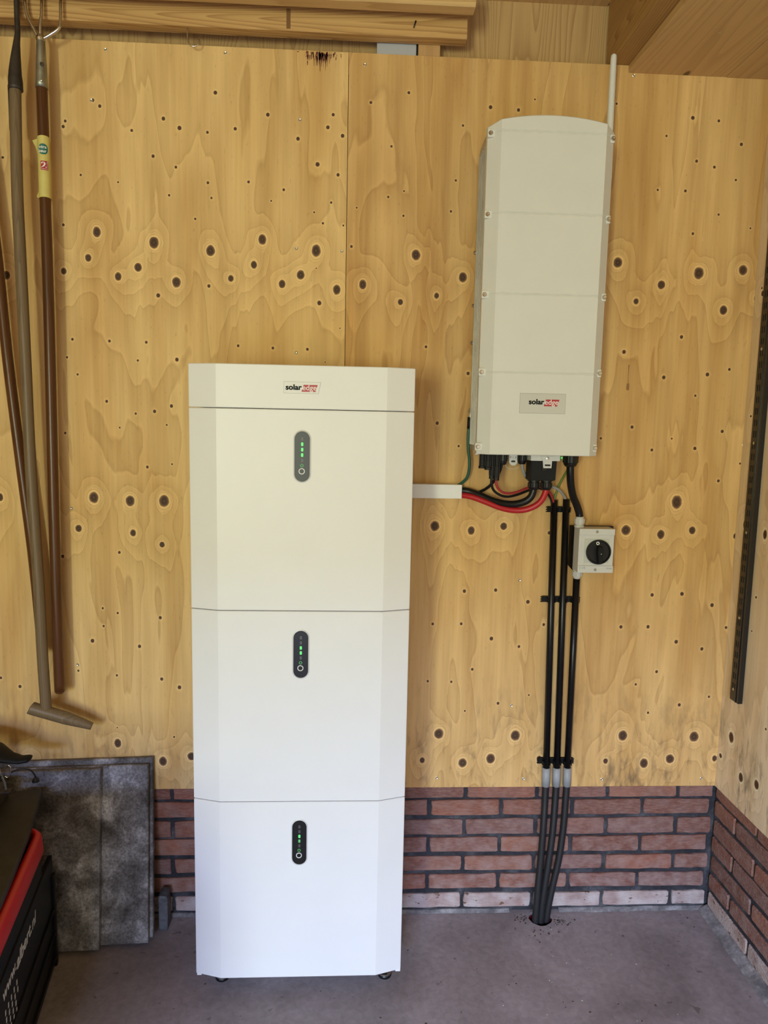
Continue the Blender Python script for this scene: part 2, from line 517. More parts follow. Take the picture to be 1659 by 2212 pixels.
def add_tube(bm, path, rad, n=12, cap=True):
    path = [Vector(p) for p in path]
    rings = []
    t0 = (path[1]-path[0]).normalized()
    ref = Vector((1, 0, 0)) if abs(t0.x) < 0.9 else Vector((0, 1, 0))
    nrm = (ref - t0*ref.dot(t0)).normalized()
    for i, p in enumerate(path):
        t = (path[min(i+1, len(path)-1)] - path[max(i-1, 0)]).normalized()
        nrm = (nrm - t*nrm.dot(t)).normalized()
        bi = t.cross(nrm)
        r = rad[i] if isinstance(rad, (list, tuple)) else rad
        rings.append([bm.verts.new(p + (nrm*math.cos(2*PI*k/n) + bi*math.sin(2*PI*k/n))*r) for k in range(n)])
    for a, b_ in zip(rings, rings[1:]):
        for k in range(n):
            f = bm.faces.new((a[k], a[(k+1) % n], b_[(k+1) % n], b_[k]))
            f.smooth = True
    if cap:
        bm.faces.new(rings[0][::-1])
        bm.faces.new(rings[-1])
    return rings

def tube(name, pts, rad, mat, parent=None, n=12, smooth_n=6, curve=True):
    bm = bmesh.new()
    path = smooth_path(pts, smooth_n) if curve else pts
    if isinstance(rad, (list, tuple)) and len(rad) != len(path):
        m = len(path)
        rr = []
        for i in range(m):
            t = i/(m-1)*(len(rad)-1)
            k = min(int(t), len(rad)-2)
            rr.append(rad[k] + (rad[k+1]-rad[k])*(t-k))
        rad = rr
    add_tube(bm, path, rad, n)
    return finish(bm, name, mat, parent)

def add_lathe(bm, base, axis, prof, n=20):
    """prof: (distance along axis, radius)"""
    base, axis = Vector(base), Vector(axis).normalized()
    pts = [base + axis*d for d, r in prof]
    ref = Vector((1, 0, 0)) if abs(axis.x) < 0.9 else Vector((0, 1, 0))
    nrm = (ref - axis*ref.dot(axis)).normalized()
    bi = axis.cross(nrm)
    rings = [[bm.verts.new(p + (nrm*math.cos(2*PI*k/n)+bi*math.sin(2*PI*k/n))*max(r, 1e-5)) for k in range(n)] for p, (d, r) in zip(pts, prof)]
    for a, b_ in zip(rings, rings[1:]):
        for k in range(n):
            bm.faces.new((a[k], a[(k+1) % n], b_[(k+1) % n], b_[k]))
    bm.faces.new(rings[0][::-1])
    bm.faces.new(rings[-1])

def lathe(name, base, axis, prof, mat, parent=None, n=20):
    bm = bmesh.new()
    add_lathe(bm, base, axis, prof, n)
    return finish(bm, name, mat, parent)

def prism_xz(bm, outline, y0, y1):
    """closed outline of (x, z), from y0 (front) to y1 (back)"""
    a = [bm.verts.new((x, y0, z)) for x, z in outline]
    b_ = [bm.verts.new((x, y1, z)) for x, z in outline]
    n = len(a)
    bm.faces.new(a)
    bm.faces.new(b_[::-1])
    for k in range(n):
        bm.faces.new((a[k], b_[k], b_[(k+1) % n], a[(k+1) % n]))

def plate(name, outline, y0, y1, mat, parent=None):
    bm = bmesh.new()
    prism_xz(bm, outline, y0, y1)
    return finish(bm, name, mat, parent)

def stadium(cx, cz, w, h, n=14):
    r = w/2
    pts = []
    for k in range(n+1):
        a = PI*k/n
        pts.append((cx + r*math.cos(a), cz + h/2 - r + r*math.sin(a)))
    for k in range(n+1):
        a = PI + PI*k/n
        pts.append((cx + r*math.cos(a), cz - h/2 + r + r*math.sin(a)))
    return pts

def rrect(x0, x1, z0, z1, r, n=4):
    pts = []
    for cx, cz, a0 in ((x1-r, z1-r, 0), (x0+r, z1-r, PI/2), (x0+r, z0+r, PI), (x1-r, z0+r, 1.5*PI)):
        for k in range(n+1):
            a = a0 + PI/2*k/n
            pts.append((cx+r*math.cos(a), cz+r*math.sin(a)))
    return pts

def ring_y(name, cx, cz, ro, ri, y0, y1, mat, parent, n=28):
    bm = bmesh.new()
    vs = []
    for r in (ro, ri):
        for y in (y0, y1):
            vs.append([bm.verts.new((cx+r*math.cos(2*PI*k/n), y, cz+r*math.sin(2*PI*k/n))) for k in range(n)])
    of, ob, inf, inb = vs
    for k in range(n):
        j = (k+1) % n
        bm.faces.new((of[k], of[j], inf[j], inf[k]))
        bm.faces.new((of[k], ob[k], ob[j], of[j]))
        bm.faces.new((inf[k], inf[j], inb[j], inb[k]))
        bm.faces.new((ob[k], inb[k], inb[j], ob[j]))
    return finish(bm, name, mat, parent)

def lettering(name, s, size, mat, parent, xf, width=None, bold=0.0, shear=0.0, depth=0.0003, spacing=1.0):
    """text as a mesh: x right, y up, anchored at its lower left; xf puts it in place"""
    c = bpy.data.curves.new('t', 'FONT')
    c.body = s
    c.size = size
    c.offset = bold
    c.shear = shear
    c.space_character = spacing
    c.extrude = depth
    o = bpy.data.objects.new('t', c)
    COL.objects.link(o)
    bpy.context.view_layer.update()
    me = bpy.data.meshes.new_from_object(o.evaluated_get(bpy.context.evaluated_depsgraph_get()))
    bpy.data.objects.remove(o)
    bpy.data.curves.remove(c)
    me.name = name
    xs = [v.co.x for v in me.vertices]
    x0, x1 = min(xs), max(xs)
    k = width/(x1-x0) if width else 1.0
    for v in me.vertices:
        v.co.x = (v.co.x - x0)*k
    me.transform(xf)
    me.materials.clear()
    return link(me, name, mat, parent)

def front(x, y, z):
    """frame of a text lying on a face that looks towards -y"""
    return Matrix.Translation((x, y, z)) @ Matrix.Rotation(PI/2, 4, 'X')

# ---------------------------------------------------------------- plywood with knots
def ply_face(bm_list, knots, u0, u1, v0, v1, step=0.0125):
    """triangulated face in (u, v) with attributes kd (distance in knot radii) and kb (swelling of the grain)"""
    pts = []
    nu, nv = max(2, int((u1-u0)/step)), max(2, int((v1-v0)/step))
    ks = [(a*0.001, b_*0.001, r*0.00100, s*0.00104) for a, b_, r, s in knots]
    rnd = random.Random(3)
    for i in range(nu+1):
        for j in range(nv+1):
            u, v = u0+(u1-u0)*i/nu, v0+(v1-v0)*j/nv
            if any(abs(u-a) < 3.4*r and abs(v-b_) < 3.4*s and ((u-a)/r)**2+((v-b_)/s)**2 < 3.3**2 for a, b_, r, s in ks):
                if 0 < i < nu and 0 < j < nv:
                    continue
            pts.append((u, v))
    for a, b_, r, s in ks:
        big = r > 0.0058
        pts.append((a, b_))
        for q in ((0.4, 0.75, 0.95, 1.12, 1.35, 1.6, 1.9, 2.4, 3.0) if big else (0.6, 0.95, 1.3, 2.0, 2.9)):
            n = 14 if big else 8
            for k in range(n):
                w = 2*PI*(k + (0.5 if int(q*20) % 2 else 0))/n
                u, v = a+r*q*math.cos(w), b_+s*q*math.sin(w)
                if u0+1e-4 < u < u1-1e-4 and v0+1e-4 < v < v1-1e-4:
                    pts.append((u, v))
    co, ed, fa, *_r = delaunay_2d_cdt([Vector(p) for p in pts], [], [], 0, 1e-5)
    kd, kb = [], []
    for p in co:
        d, sw = 8.0, 0.0
        for a, b_, r, s in ks:
            du, dv = p.x-a, p.y-b_
            if abs(du) < 0.13 and abs(dv) < 0.30:
                q = math.hypot(du/r, dv/s)
                d = min(d, q)
                if r > 0.0058:
                    sw += 1.15*math.exp(-((du/0.038)**2 + (dv/(0.075 if dv < 0 else 0.048))**2))
                    sw += 0.75*math.exp(-(q/2.2)**2)
                else:
                    sw += 0.07*math.exp(-((du/0.014)**2 + (dv/0.030)**2))
        kd.append(min(d, 8.0))
        kb.append(sw)
    return co, fa, kd, kb

def ply_panel(name, parent, mat, knots, u0, u1, v0, v1, to3d, depth):
    """to3d(u, v, d): d = 0 on the visible face, 1 at the back"""
    co, fa, kd, kb = ply_face(None, knots, u0, u1, v0, v1)
    verts = [to3d(p.x, p.y, 0.0) for p in co]
    faces = [tuple(f) for f in fa]
    n0 = len(verts)
    cs = [(u0, v0), (u1, v0), (u1, v1), (u0, v1)]
    verts += [to3d(u, v, 0.0) for u, v in cs] + [to3d(u, v, depth) for u, v in cs]
    for k in range(4):
        j = (k+1) % 4
        faces.append((n0+k, n0+j, n0+4+j, n0+4+k))
    faces.append((n0+7, n0+6, n0+5, n0+4))
    me = bpy.data.meshes.new(name)
    me.from_pydata(verts, [], faces)
    for nm, dat, fill in (('kd', kd, 8.0), ('kb', kb, 0.0)):
        at = me.attributes.new(nm, 'FLOAT', 'POINT')
        at.data.foreach_set('value', dat + [fill]*8)
    me.update()
    bm = bmesh.new()
    bm.from_mesh(me)
    # face the room
    ref = (to3d(u0, v0, 0.0), to3d(u0, v0, depth))
    out = (Vector(ref[0])-Vector(ref[1])).normalized()
    for f in bm.faces:
        if len(f.verts) == 3 and f.normal.dot(out) < 0:
            f.normal_flip()
    bm.to_mesh(me)
    bm.free()
    return link(me, name, mat, parent)

# knots seen in each plywood face: (u, v, half width, half height) in millimetres
KNOTS_L = [(-501,2349,4.2,4.5),(-483,2335,4.2,4.5),(-574,2294,3.6,3.9),(-580,2280,4.2,4.4),(-317,2310,4.8,5.1),(-275,2288,5.5,5.8),(-401,2277,3.7,3.8),(-201,2280,3.7,3.9),(-346,2214,4.3,4.5),(-286,2188,3.7,3.9),(-538,2159,3,3.3),(-440,2144,2.5,2.6),(-201,2151,3.7,4),(-305,2115,3.1,3.3),(-236,2056,3.1,3.3),(-588,2029,3.6,4),(-500,2013,9.9,12.7),(-525,1945,8,9.7),(-591,1908,7.4,8.6),(-348,1990,12.4,14.6),(-392,1924,9.9,11),(-446,1898,8.7,10.4),(-289,1888,11.3,12.9),(-339,1851,5.6,6.1),(-196,1974,11.3,13.4),(-55,2008,10.1,12.8),(-78,1940,8.2,9.9),(-141,1902,7.5,8.6),(92,1983,11.5,14.8),(50,1917,10.2,11.8),(-1,1891,8.9,10.5),(150,1880,10.2,12.5),(102,1843,5.8,6.2),(-201,1880,4.4,4.8),(3,2140,3.7,4),(-192,2112,3.1,3.3),(-31,2110,2.5,2.7),(132,2111,3.2,3.3),(86,2084,2.6,2.7),(110,2056,3.1,3.4),(166,2052,2.5,2.7),(-122,1721,3.8,4.2),(-26,1717,3.9,4.1),(70,1716,3.9,4.2),(93,1936,1.9,2),(120,1682,1.9,2.1),(160,1776,1.9,2.1),(-179,2381,4.9,5.1),(-40,2331,4.9,5.2),(-127,2292,4.3,4.5),(41,2273,4.9,5.2),(121,2305,4.9,5.2),(161,2285,5,5.2),(135,2338,4.4,4.5),(94,2209,5.6,5.9),(150,2184,4.4,4.6),(-92,2157,3.7,3.9),(-574,1727,3.7,4.1),(-474,1725,3.8,4.1),(-374,1724,3.8,4.1),(-398,1674,3.1,3.4),(-291,1679,5,5.6),(-590,1678,3.1,3.4),(-563,1632,3.2,3.5),(-486,1560,3.8,4.2),(-636,1537,3.1,3.5),(-407,1528,3.2,3.6),(-355,1535,4.5,5),(-308,1551,4.4,5),(-322,1498,2.6,2.8),(-452,1488,2.5,2.9),(-602,1470,3.2,3.6),(-378,1379,3.8,4.4),(-309,1388,2.6,2.9),(-529,1290,12.2,14.5),(-428,1282,11.7,13.9),(-333,1283,12.9,15.9),(-574,1201,9.1,10),(-422,1190,7.8,9.3),(-341,1157,7.2,8),(-462,1133,3.9,4.4),(-621,1120,4.6,5.2),(-513,969,3.2,3.8),(-471,955,3.3,3.8),(-350,942,4.6,5.3),(-512,916,3.3,3.8),(-545,872,5.3,6.1),(-411,856,4.7,5.4),(-588,782,3.3,3.8),(-478,768,3.3,3.8),(-349,757,4.7,5.4),(-298,732,5.4,6.2),(-481,560,9.4,12.9),(-350,503,10.8,13.1),(-266,518,10.9,11.6),(-616,490,3.4,3.9),(-537,486,4.1,4.7),(-481,608,2,2.4),(-316,579,2.7,3.2),(-744,1893,9.8,11),(-787,1287,7.6,10.5),(-740,2196,3.6,3.5),(-809,760,3.9,4.2),(-756,734,4.6,4.9),(-743,511,8,10.1)]
KNOTS_R = [(338,2402,3.8,3.9),(236,2373,3.7,3.9),(294,2263,3.2,3.3),(488,2324,3.2,3.3),(473,2181,3.2,3.3),(288,2131,3.2,3.4),(331,2148,2.6,2.7),(202,2100,2.5,2.6),(331,2083,3.2,3.4),(462,2099,3.2,3.4),(189,1997,3.8,4.1),(368,1980,11.6,13),(501,1924,10.4,12.5),(222,1896,9.7,11.9),(328,1852,7.2,7.6),(429,1872,6.6,7.5),(403,1731,3.9,4.2),(525,1660,4.7,5),(441,1518,4.7,5.1),(505,1454,3.4,3.6),(910,2397,3.2,3.3),(1126,2369,5.2,5.2),(1200,2364,3.9,4),(1055,2319,3.3,3.3),(1269,2305,4.6,4.7),(1145,2256,3.9,4.1),(1197,2242,3.9,4),(1261,2210,3.3,3.4),(1040,2176,3.3,3.3),(1119,2176,4,4.1),(1219,2116,3.4,3.4),(1149,2062,3.9,4.1),(1314,2082,2.7,2.8),(939,1977,11.9,12.6),(1174,1955,13.5,15.2),(1302,1967,11.4,12.7),(1068,1920,10.7,11.4),(998,1872,7.4,7.7),(1254,1855,10.8,12.2),(1349,1890,8.2,11.6),(1137,1777,4.7,5),(972,1731,5.4,5.7),(1093,1662,5.4,5.8),(1221,1673,5.4,5.8),(1285,1689,4.1,4.3),(1190,1612,3.4,3.6),(1009,1518,4.8,5.1),(1278,1511,4.8,5.1),(919,1484,3.4,3.6),(1129,1487,2.7,2.9),(1072,1453,4.2,4.4),(1200,1460,4.9,5.2),(1278,1366,4.2,4.5),(1157,1301,13.9,17.8),(1339,1418,2.8,3),(1010,1216,13.2,13.8),(1116,1204,10.5,12.5),(1210,1218,9.8,11.1),(1342,1202,5.6,8.4),(1102,1021,5,5.5),(1193,1025,5.7,6.2),(1288,991,5.7,6.3),(1013,922,5,5.5),(1096,923,5,5.5),(1186,877,5.7,6.3),(1267,855,5,5.6),(1132,783,4.3,4.8),(1070,743,3.6,4),(1210,678,5.1,5.7),(1114,653,3.6,4.1),(1040,580,13,15.6),(1264,576,13.2,14.9),(1112,490,11.6,14.3),(1193,504,12.5,13.6),(991,498,7.2,8.2),(1334,505,7.4,9.8),(1337,922,4.3,4.8),(1301,704,3.6,4),(443,1221,12.2,13.6),(550,1209,10.2,11.6),(645,1223,10.3,10.9),(536,1028,4.8,5.4),(629,1032,4.8,5.4),(727,997,5.6,6.2),(445,928,4.1,4.7),(530,929,4.1,4.7),(622,884,5.6,6.3),(706,860,4.2,4.7),(568,789,4.1,4.8),(435,752,3.4,4),(506,750,3.5,4),(650,683,4.3,4.8),(550,659,2.8,3.3),(473,587,13.3,14.7),(707,581,13.5,15.5),(634,507,12.8,14.8),(549,494,12,13.4),(425,503,7.8,9),(784,507,7.2,9),(781,1205,4.8,5.3),(778,928,4.2,4.7),(743,709,2.8,3.2),(562,2374,5.1,5.2),(639,2370,4.4,4.6),(683,2399,2.6,2.6)]
KNOTS_U = [(508,2525,3.2,3.2),(627,2529,5.2,5.2),(778,2559,2.6,2.6),(685,2565,2.5,2.6)]
KNOTS_W = [(-69,605,12.3,14.9),(-19,523,7.7,6.9),(-136,513,10.4,13.2),(-215,532,10.7,12.7),(-235,704,4.1,3.7),(-34,1913,3.5,3.2),(-41,1897,7,7.8),(-50,1244,10.9,12.6),(-152,1231,8.8,12.6),(-128,949,3.4,2.6),(-32,1556,4.8,3.3),(-52,1546,4.8,3.9),(-135,1049,4.5,3.8),(-47,948,4.9,4)]
SCREWS = [(38,1987),(163,1984),(39,1706),(46,2321),(-152,2481),(218,2468),(-592,1258),(-589,800),(699,1062),(691,676),(471,446),(739,442),(983,439),(1297,440),(1347,1784),(1345,1472),(953,2472),(-464,2476),(-504,2349)]

# ---------------------------------------------------------------- room shell
XR, ZB, ZT, SEAM, XL, YF = 1.342, 0.4158, 2.4965, 0.1750, -1.75, -5.2
ZC = 2.667

# floor with the duct hole
HX, HY, HR = 0.803, -0.031, 0.038
def hole_pt(k, n=28, s=1.0):
    a = 2*PI*k/n
    w = 1 + 0.05*math.sin(3*a+0.6) + 0.03*math.sin(5*a)
    return (HX + HR*s*w*math.cos(a), HY + HR*0.9*s*w*math.sin(a))
n_h = 28
bm = bmesh.new()
bp_ = [(XL-0.1, YF), (XR+0.1, YF), (XR+0.1, 0.10), (XL-0.1, 0.10)]
vin = [Vector(p) for p in bp_] + [Vector(hole_pt(k)) for k in range(n_h)]
edges = [(0, 1), (1, 2), (2, 3), (3, 0)] + [(4+k, 4+(k+1) % n_h) for k in range(n_h)]
co, ed, fa, *_r = delaunay_2d_cdt(vin, edges, [], 1, 1e-6)
vs = [bm.verts.new((p.x, p.y, 0)) for p in co]
for f in fa:
    c = sum((co[i] for i in f), Vector((0, 0)))/len(f)
    if math.hypot(c.x-HX, (c.y-HY)/0.9) < HR*0.93:
        continue
    bm.faces.new([vs[i] for i in f])
top_r = [bm.verts.new((*hole_pt(k), 0)) for k in range(n_h)]
low_r = [bm.verts.new((*hole_pt(k, s=0.98), -0.25)) for k in range(n_h)]
for k in range(n_h):
    j = (k+1) % n_h
    bm.faces.new((top_r[k], top_r[j], low_r[j], low_r[k]))
floor = struct(finish(bm, 'floor', 'floor'))
bm = bmesh.new()
ra = [[bm.verts.new((HX+HR*r*math.cos(2*PI*k/24), HY+HR*0.9*r*math.sin(2*PI*k/24), z)) for k in range(24)] for r, z in ((0.93, -0.008), (0.86, -0.008), (0.86, -0.24), (0.93, -0.24))]
for a, b_ in zip(ra, ra[1:]+ra[:1]):
    for k in range(24):
        bm.faces.new((a[k], a[(k+1) % 24], b_[(k+1) % 24], b_[k]))
finish(bm, 'duct_pipe', 'sleeve_red', floor)
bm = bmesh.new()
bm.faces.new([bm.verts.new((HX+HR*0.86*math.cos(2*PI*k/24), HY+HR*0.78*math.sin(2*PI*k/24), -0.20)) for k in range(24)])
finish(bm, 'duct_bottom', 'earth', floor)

# back wall: backing, mortar bed, plywood sheets, bricks
wall_back = struct(box('wall_back', XL, XR+0.10, 0.060, 0.16, 0.0, 2.80, 'ply_plain'))
box('mortar_bed', XL, XR+0.02, 0.0105, 0.060, 0.0, ZB, 'mortar', wall_back)
P_back = lambda u, v, d: (u, d, v)
ply_panel('plywood_sheet', wall_back, 'ply_left', KNOTS_L, -1.045, SEAM-0.0008, ZB, ZT, P_back, 0.018)
ply_panel('plywood_sheet', wall_back, 'ply_right', KNOTS_R, SEAM+0.0008, XR, ZB, ZT, P_back, 0.018)
ply_panel('plywood_sheet', wall_back, 'ply_left', [], XL, -1.0466, ZB, ZT, P_back, 0.018)
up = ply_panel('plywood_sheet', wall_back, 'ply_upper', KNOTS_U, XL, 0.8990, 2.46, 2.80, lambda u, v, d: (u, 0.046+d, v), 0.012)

def rough_brick(seed):
    """unit brick face 0..1 by 0..1 in (x, z), worn outline, proud of the joint"""
    rnd = random.Random(seed)
    me = bpy.data.meshes.new('brick')
    bm = bmesh.new()
    out = []
    L, Hh = 0.210, 0.047
    per = [(0.004, 0), (0.05, 0), (0.1, 0), (0.15, 0), (0.206, 0), (0.21, 0.004), (0.21, 0.024), (0.21, 0.043), (0.206, 0.047), (0.15, 0.047), (0.1, 0.047), (0.05, 0.047), (0.004, 0.047), (0, 0.043), (0, 0.024), (0, 0.004)]
    for x, z in per:
        out.append((x + rnd.uniform(-0.0022, 0.0022), z + rnd.uniform(-0.0018, 0.0018)))
    cx, cz = L/2, Hh/2
    fr = [bm.verts.new((x + (0.0022 if x < cx else -0.0022), rnd.uniform(-0.0008, 0.0008), z + (0.0022 if z < cz else -0.0022))) for x, z in out]
    md = [bm.verts.new((x, 0.0026, z)) for x, z in out]
    bk = [bm.verts.new((x, 0.030, z)) for x, z in out]
    c = bm.verts.new((cx, rnd.uniform(-0.001, 0.0005), cz))
    n = len(out)
    for k in range(n):
        j = (k+1) % n
        bm.faces.new((fr[k], fr[j], c))
        bm.faces.new((md[k], md[j], fr[j], fr[k]))
        bm.faces.new((bk[k], bk[j], md[j], md[k]))
    bmesh.ops.recalc_face_normals(bm, faces=bm.faces)
    bm.to_mesh(me)
    bm.free()
    for p in me.polygons:
        p.use_smooth = False
    return me
BR = [rough_brick(s) for s in range(7)]
BRW = [b_.copy() for b_ in BR]
for b_ in BR:
    b_.materials.append(M['brick'])
for b_ in BRW:
    b_.materials.append(M['brick_white'])
ROWS = [(0.3790, 0.4152), (0.3220, 0.3705), (0.2575, 0.3085), (0.2005, 0.2490), (0.1395, 0.1860), (0.0790, 0.1255), (0.0155, 0.0620)]

def lay_brick(parent, a0, a1, z0, z1, row, k, wall):
    rnd = random.Random(row*71 + k*13 + (5 if wall == 'right' else 0))
    me = (BRW if row == 6 else BR)[rnd.randrange(7)]
    o = bpy.data.objects.new('brick', me)
    COL.objects.link(o)
    sx, sz = (a1-a0)/0.210, (z1-z0)/0.047
    dp = rnd.uniform(0.0018, 0.0040)
    tilt = Matrix.Rotation(rnd.uniform(-0.006, 0.006), 4, 'Y')
    sc = Matrix.Diagonal((sx, 1, sz, 1))
    if wall == 'back':
        mw = Matrix.Translation((a0, dp, z0)) @ tilt @ sc
    else:
        mw = Matrix.Translation((XR + dp + 0.001, -a0, z0)) @ Matrix.Rotation(-PI/2, 4, 'Z') @ tilt @ sc
    o.parent = parent
    o.matrix_parent_inverse = Matrix.Identity(4)
    o.matrix_basis = mw
    return o

for r, (z0, z1) in enumerate(ROWS):
    off = 0.6737 if r % 2 else 0.5620
    jt = [off + 0.2220*k for k in range(-8, 5)]
    jt = [j for j in jt if -1.05 < j < XR-0.02]
    xs = jt + [XR + 0.003 - (0.014 if r % 2 else 0.006)]
    for k, (a, b_) in enumerate(zip(xs, xs[1:])):
        lay_brick(wall_back, a+0.006, b_-(0.006 if b_ < XR-0.03 else 0.0), z0, z1, r, k, 'back')
SCREW = bpy.data.meshes.new('screw_head')
bm = bmesh.new()
add_lathe(bm, (0, 0.001, 0), (0, -1, 0), [(0, 0.0042), (0.0014, 0.0042), (0.0019, 0.0033), (0.0012, 0.0014), (0.0012, 0.0001)], 12)
bm.to_mesh(SCREW)
bm.free()
SCREW.materials.append(M['zinc'])
for x, z in SCREWS:
    o = bpy.data.objects.new('screw_head', SCREW)
    COL.objects.link(o)
    o.parent = wall_back
    o.location = (x*0.001, 0.046 if z > 2497 else 0, z*0.001)
# marks on the plywood: old dark red paint under the sheet's top edge, a brown smear on the right
bm = bmesh.new()
rnd = random.Random(5)
for k in range(120):
    x = rnd.gauss(0.098, 0.026)
    if not 0.035 < x < 0.160:
        continue
    top = 2.4955 - abs(rnd.gauss(0, 0.008))
    ln = max(0.002, rnd.gauss(0.013, 0.008)*(1.25-abs(x-0.098)/0.06))
    w = rnd.uniform(0.0004, 0.0015)
    prism_xz(bm, [(x-w, top), (x-w*0.5, top-ln), (x+w*0.4, top-ln*1.05), (x+w, top)], -0.0004, 0.0002)
finish(bm, 'paint_mark', 'paint', wall_back)['kind'] = 'stuff'
plate('smear_mark', [(0.9870, 1.6950), (0.9905, 1.6960), (0.9890, 1.6640), (0.9905, 1.6430), (0.9930, 1.6410), (0.9935, 1.6240), (0.9890, 1.6225), (0.9850, 1.6250), (0.9850, 1.6400), (0.9880, 1.6440)], -0.0004, 0.0002, 'stain', wall_back)
# cement line along the foot of the wall
bm = bmesh.new()
pr = None
for k in range(60):
    x = XL + (XR-XL)*k/59
    rnd = random.Random(k)
    a = bm.verts.new((x, -0.003-rnd.uniform(0, 0.006)*(1 if x > 0.85 else 0.3), 0.0006))
    b_ = bm.verts.new((x, 0.0060, 0.0060+rnd.uniform(0, 0.004)))
    c = bm.verts.new((x, 0.02, 0.0080))
    if abs(x-HX) < 0.055:
        pr = None
        continue
    if pr:
        bm.faces.new((pr[0], a, b_, pr[1]))
        bm.faces.new((pr[1], b_, c, pr[2]))
    pr = (a, b_, c)
finish(bm, 'cement_fillet', 'fillet', wall_back)

# right wall
wall_right = struct(box('wall_right', XR+0.040, XR+0.14, YF, 0.16, 0.0, 2.80, 'ply_plain'))
box('mortar_bed', XR+0.0095, XR+0.040, YF, 0.06, 0.0, ZB, 'mortar', wall_right)
ply_panel('plywood_sheet', wall_right, 'ply_side', KNOTS_W, -1.22, -0.0005, ZB, 2.476, lambda u, v, d: (XR+d, u, v), 0.018)
ply_panel('plywood_sheet', wall_right, 'ply_side', [], -2.44, -1.2215, ZB, 2.476, lambda u, v, d: (XR+d, u, v), 0.018)
for r, (z0, z1) in enumerate(ROWS):
    off = 0.1215 if r % 2 else 0.2290
    jt = [0.004] + [off + 0.2220*k for k in range(0, 9)]
    for k, (a, b_) in enumerate(zip(jt, jt[1:])):
        lay_brick(wall_right, a+(0.006 if k else 0), b_-0.006, z0, z1, r, k+40, 'right')
bm = bmesh.new()
pr = None
for k in range(40):
    y = -2.4*k/39
    rnd = random.Random(k+90)
    a = bm.verts.new((XR-0.024-rnd.uniform(0, 0.005), y, 0.0006))
    b_ = bm.verts.new((XR+0.004, y, 0.016+rnd.uniform(0, 0.006)))
    c = bm.verts.new((XR+0.02, y, 0.016))
    if pr:
        bm.faces.new((pr[0], a, b_, pr[1]))
        bm.faces.new((pr[1], b_, c, pr[2]))
    pr = (a, b_, c)
finish(bm, 'cement_fillet', 'fillet', wall_right)

# ceiling: boarded soffit on the right with the joist above it, high deck on the left
ceiling = struct(box('ceiling', XL, 0.8835, YF, 0.16, ZC, ZC+0.09, 'soffit'))
box('ceiling_joist', 0.8835, 0.944, YF, 0.028, 2.4972, 2.76, 'joist', ceiling, 0.002, 1)
box('ceiling_board', 0.9375, 1.2105, YF, 0.0, 2.4775, 2.4970, 'soffit', ceiling, 0.001, 1)
box('ceiling_board', 1.2118, XR+0.015, YF, 0.0, 2.4765, 2.4970, 'soffit', ceiling, 0.001, 1)
box('ceiling_deck', 0.944, XR+0.10, YF, 0.16, 2.4975, 2.76, 'soffit', ceiling)
for x, y in ((0.985, -0.07), (1.08, -0.22), (1.02, -0.36)):
    o = bpy.data.objects.new('screw_head', SCREW)
    COL.objects.link(o)
    o.parent = ceiling
    o.location = (x, y, 2.4775)
    o.rotation_euler = (PI/2, 0, 0)
wall_left = struct(box('wall_left', XL-0.10, XL, YF, 0.16, 0.0, 2.76, 'ply_plain'))

wall_front = struct(box('wall_front', XL-0.10, XR+0.14, YF-0.12, YF, 2.15, 2.80, 'ply_plain'))
box('door_jamb', XL-0.10, -1.60, YF-0.12, YF, 0.0, 2.15, 'ply_plain', wall_front)
box('door_jamb', 1.25, XR+0.14, YF-0.12, YF, 0.0, 2.15, 'ply_plain', wall_front)

# ---------------------------------------------------------------- battery tower: three modules and a top cover
BX0, BX1, BYE, BYF = -0.1940, 0.3466, -0.3085, -0.3300
CH = 0.0680
def cover_profile(y_off=0.0):
    return [(BX0, BYE+0.020), (BX0, BYE), (BX0+0.0015, BYE-0.0012), (BX0+CH, BYF), (BX1-CH, BYF), (BX1-0.0015, BYE-0.0012), (BX1, BYE), (BX1, BYE+0.020)]

def front_cover(parent, z0, z1):
    bm = bmesh.new()
    prof = cover_profile()
    cx = (BX0+BX1)/2
    rows = []
    for z, ins in ((z0, 0.0016), (z0+0.0016, 0.0), (z1-0.0016, 0.0), (z1, 0.0016)):
        rows.append([bm.verts.new((x + (ins if x < cx else -ins)*(1 if abs(x-cx) > 0.25 else 0), y+ins, z)) for x, y in prof])
    for a, b_ in zip(rows, rows[1:]):
        for k in range(len(prof)-1):
            bm.faces.new((a[k], a[k+1], b_[k+1], b_[k]))
        bm.faces.new((a[-1], a[0], b_[0], b_[-1]))
    bm.faces.new(rows[0])
    bm.faces.new(rows[-1][::-1])
    return finish(bm, 'front_cover', 'white', parent)

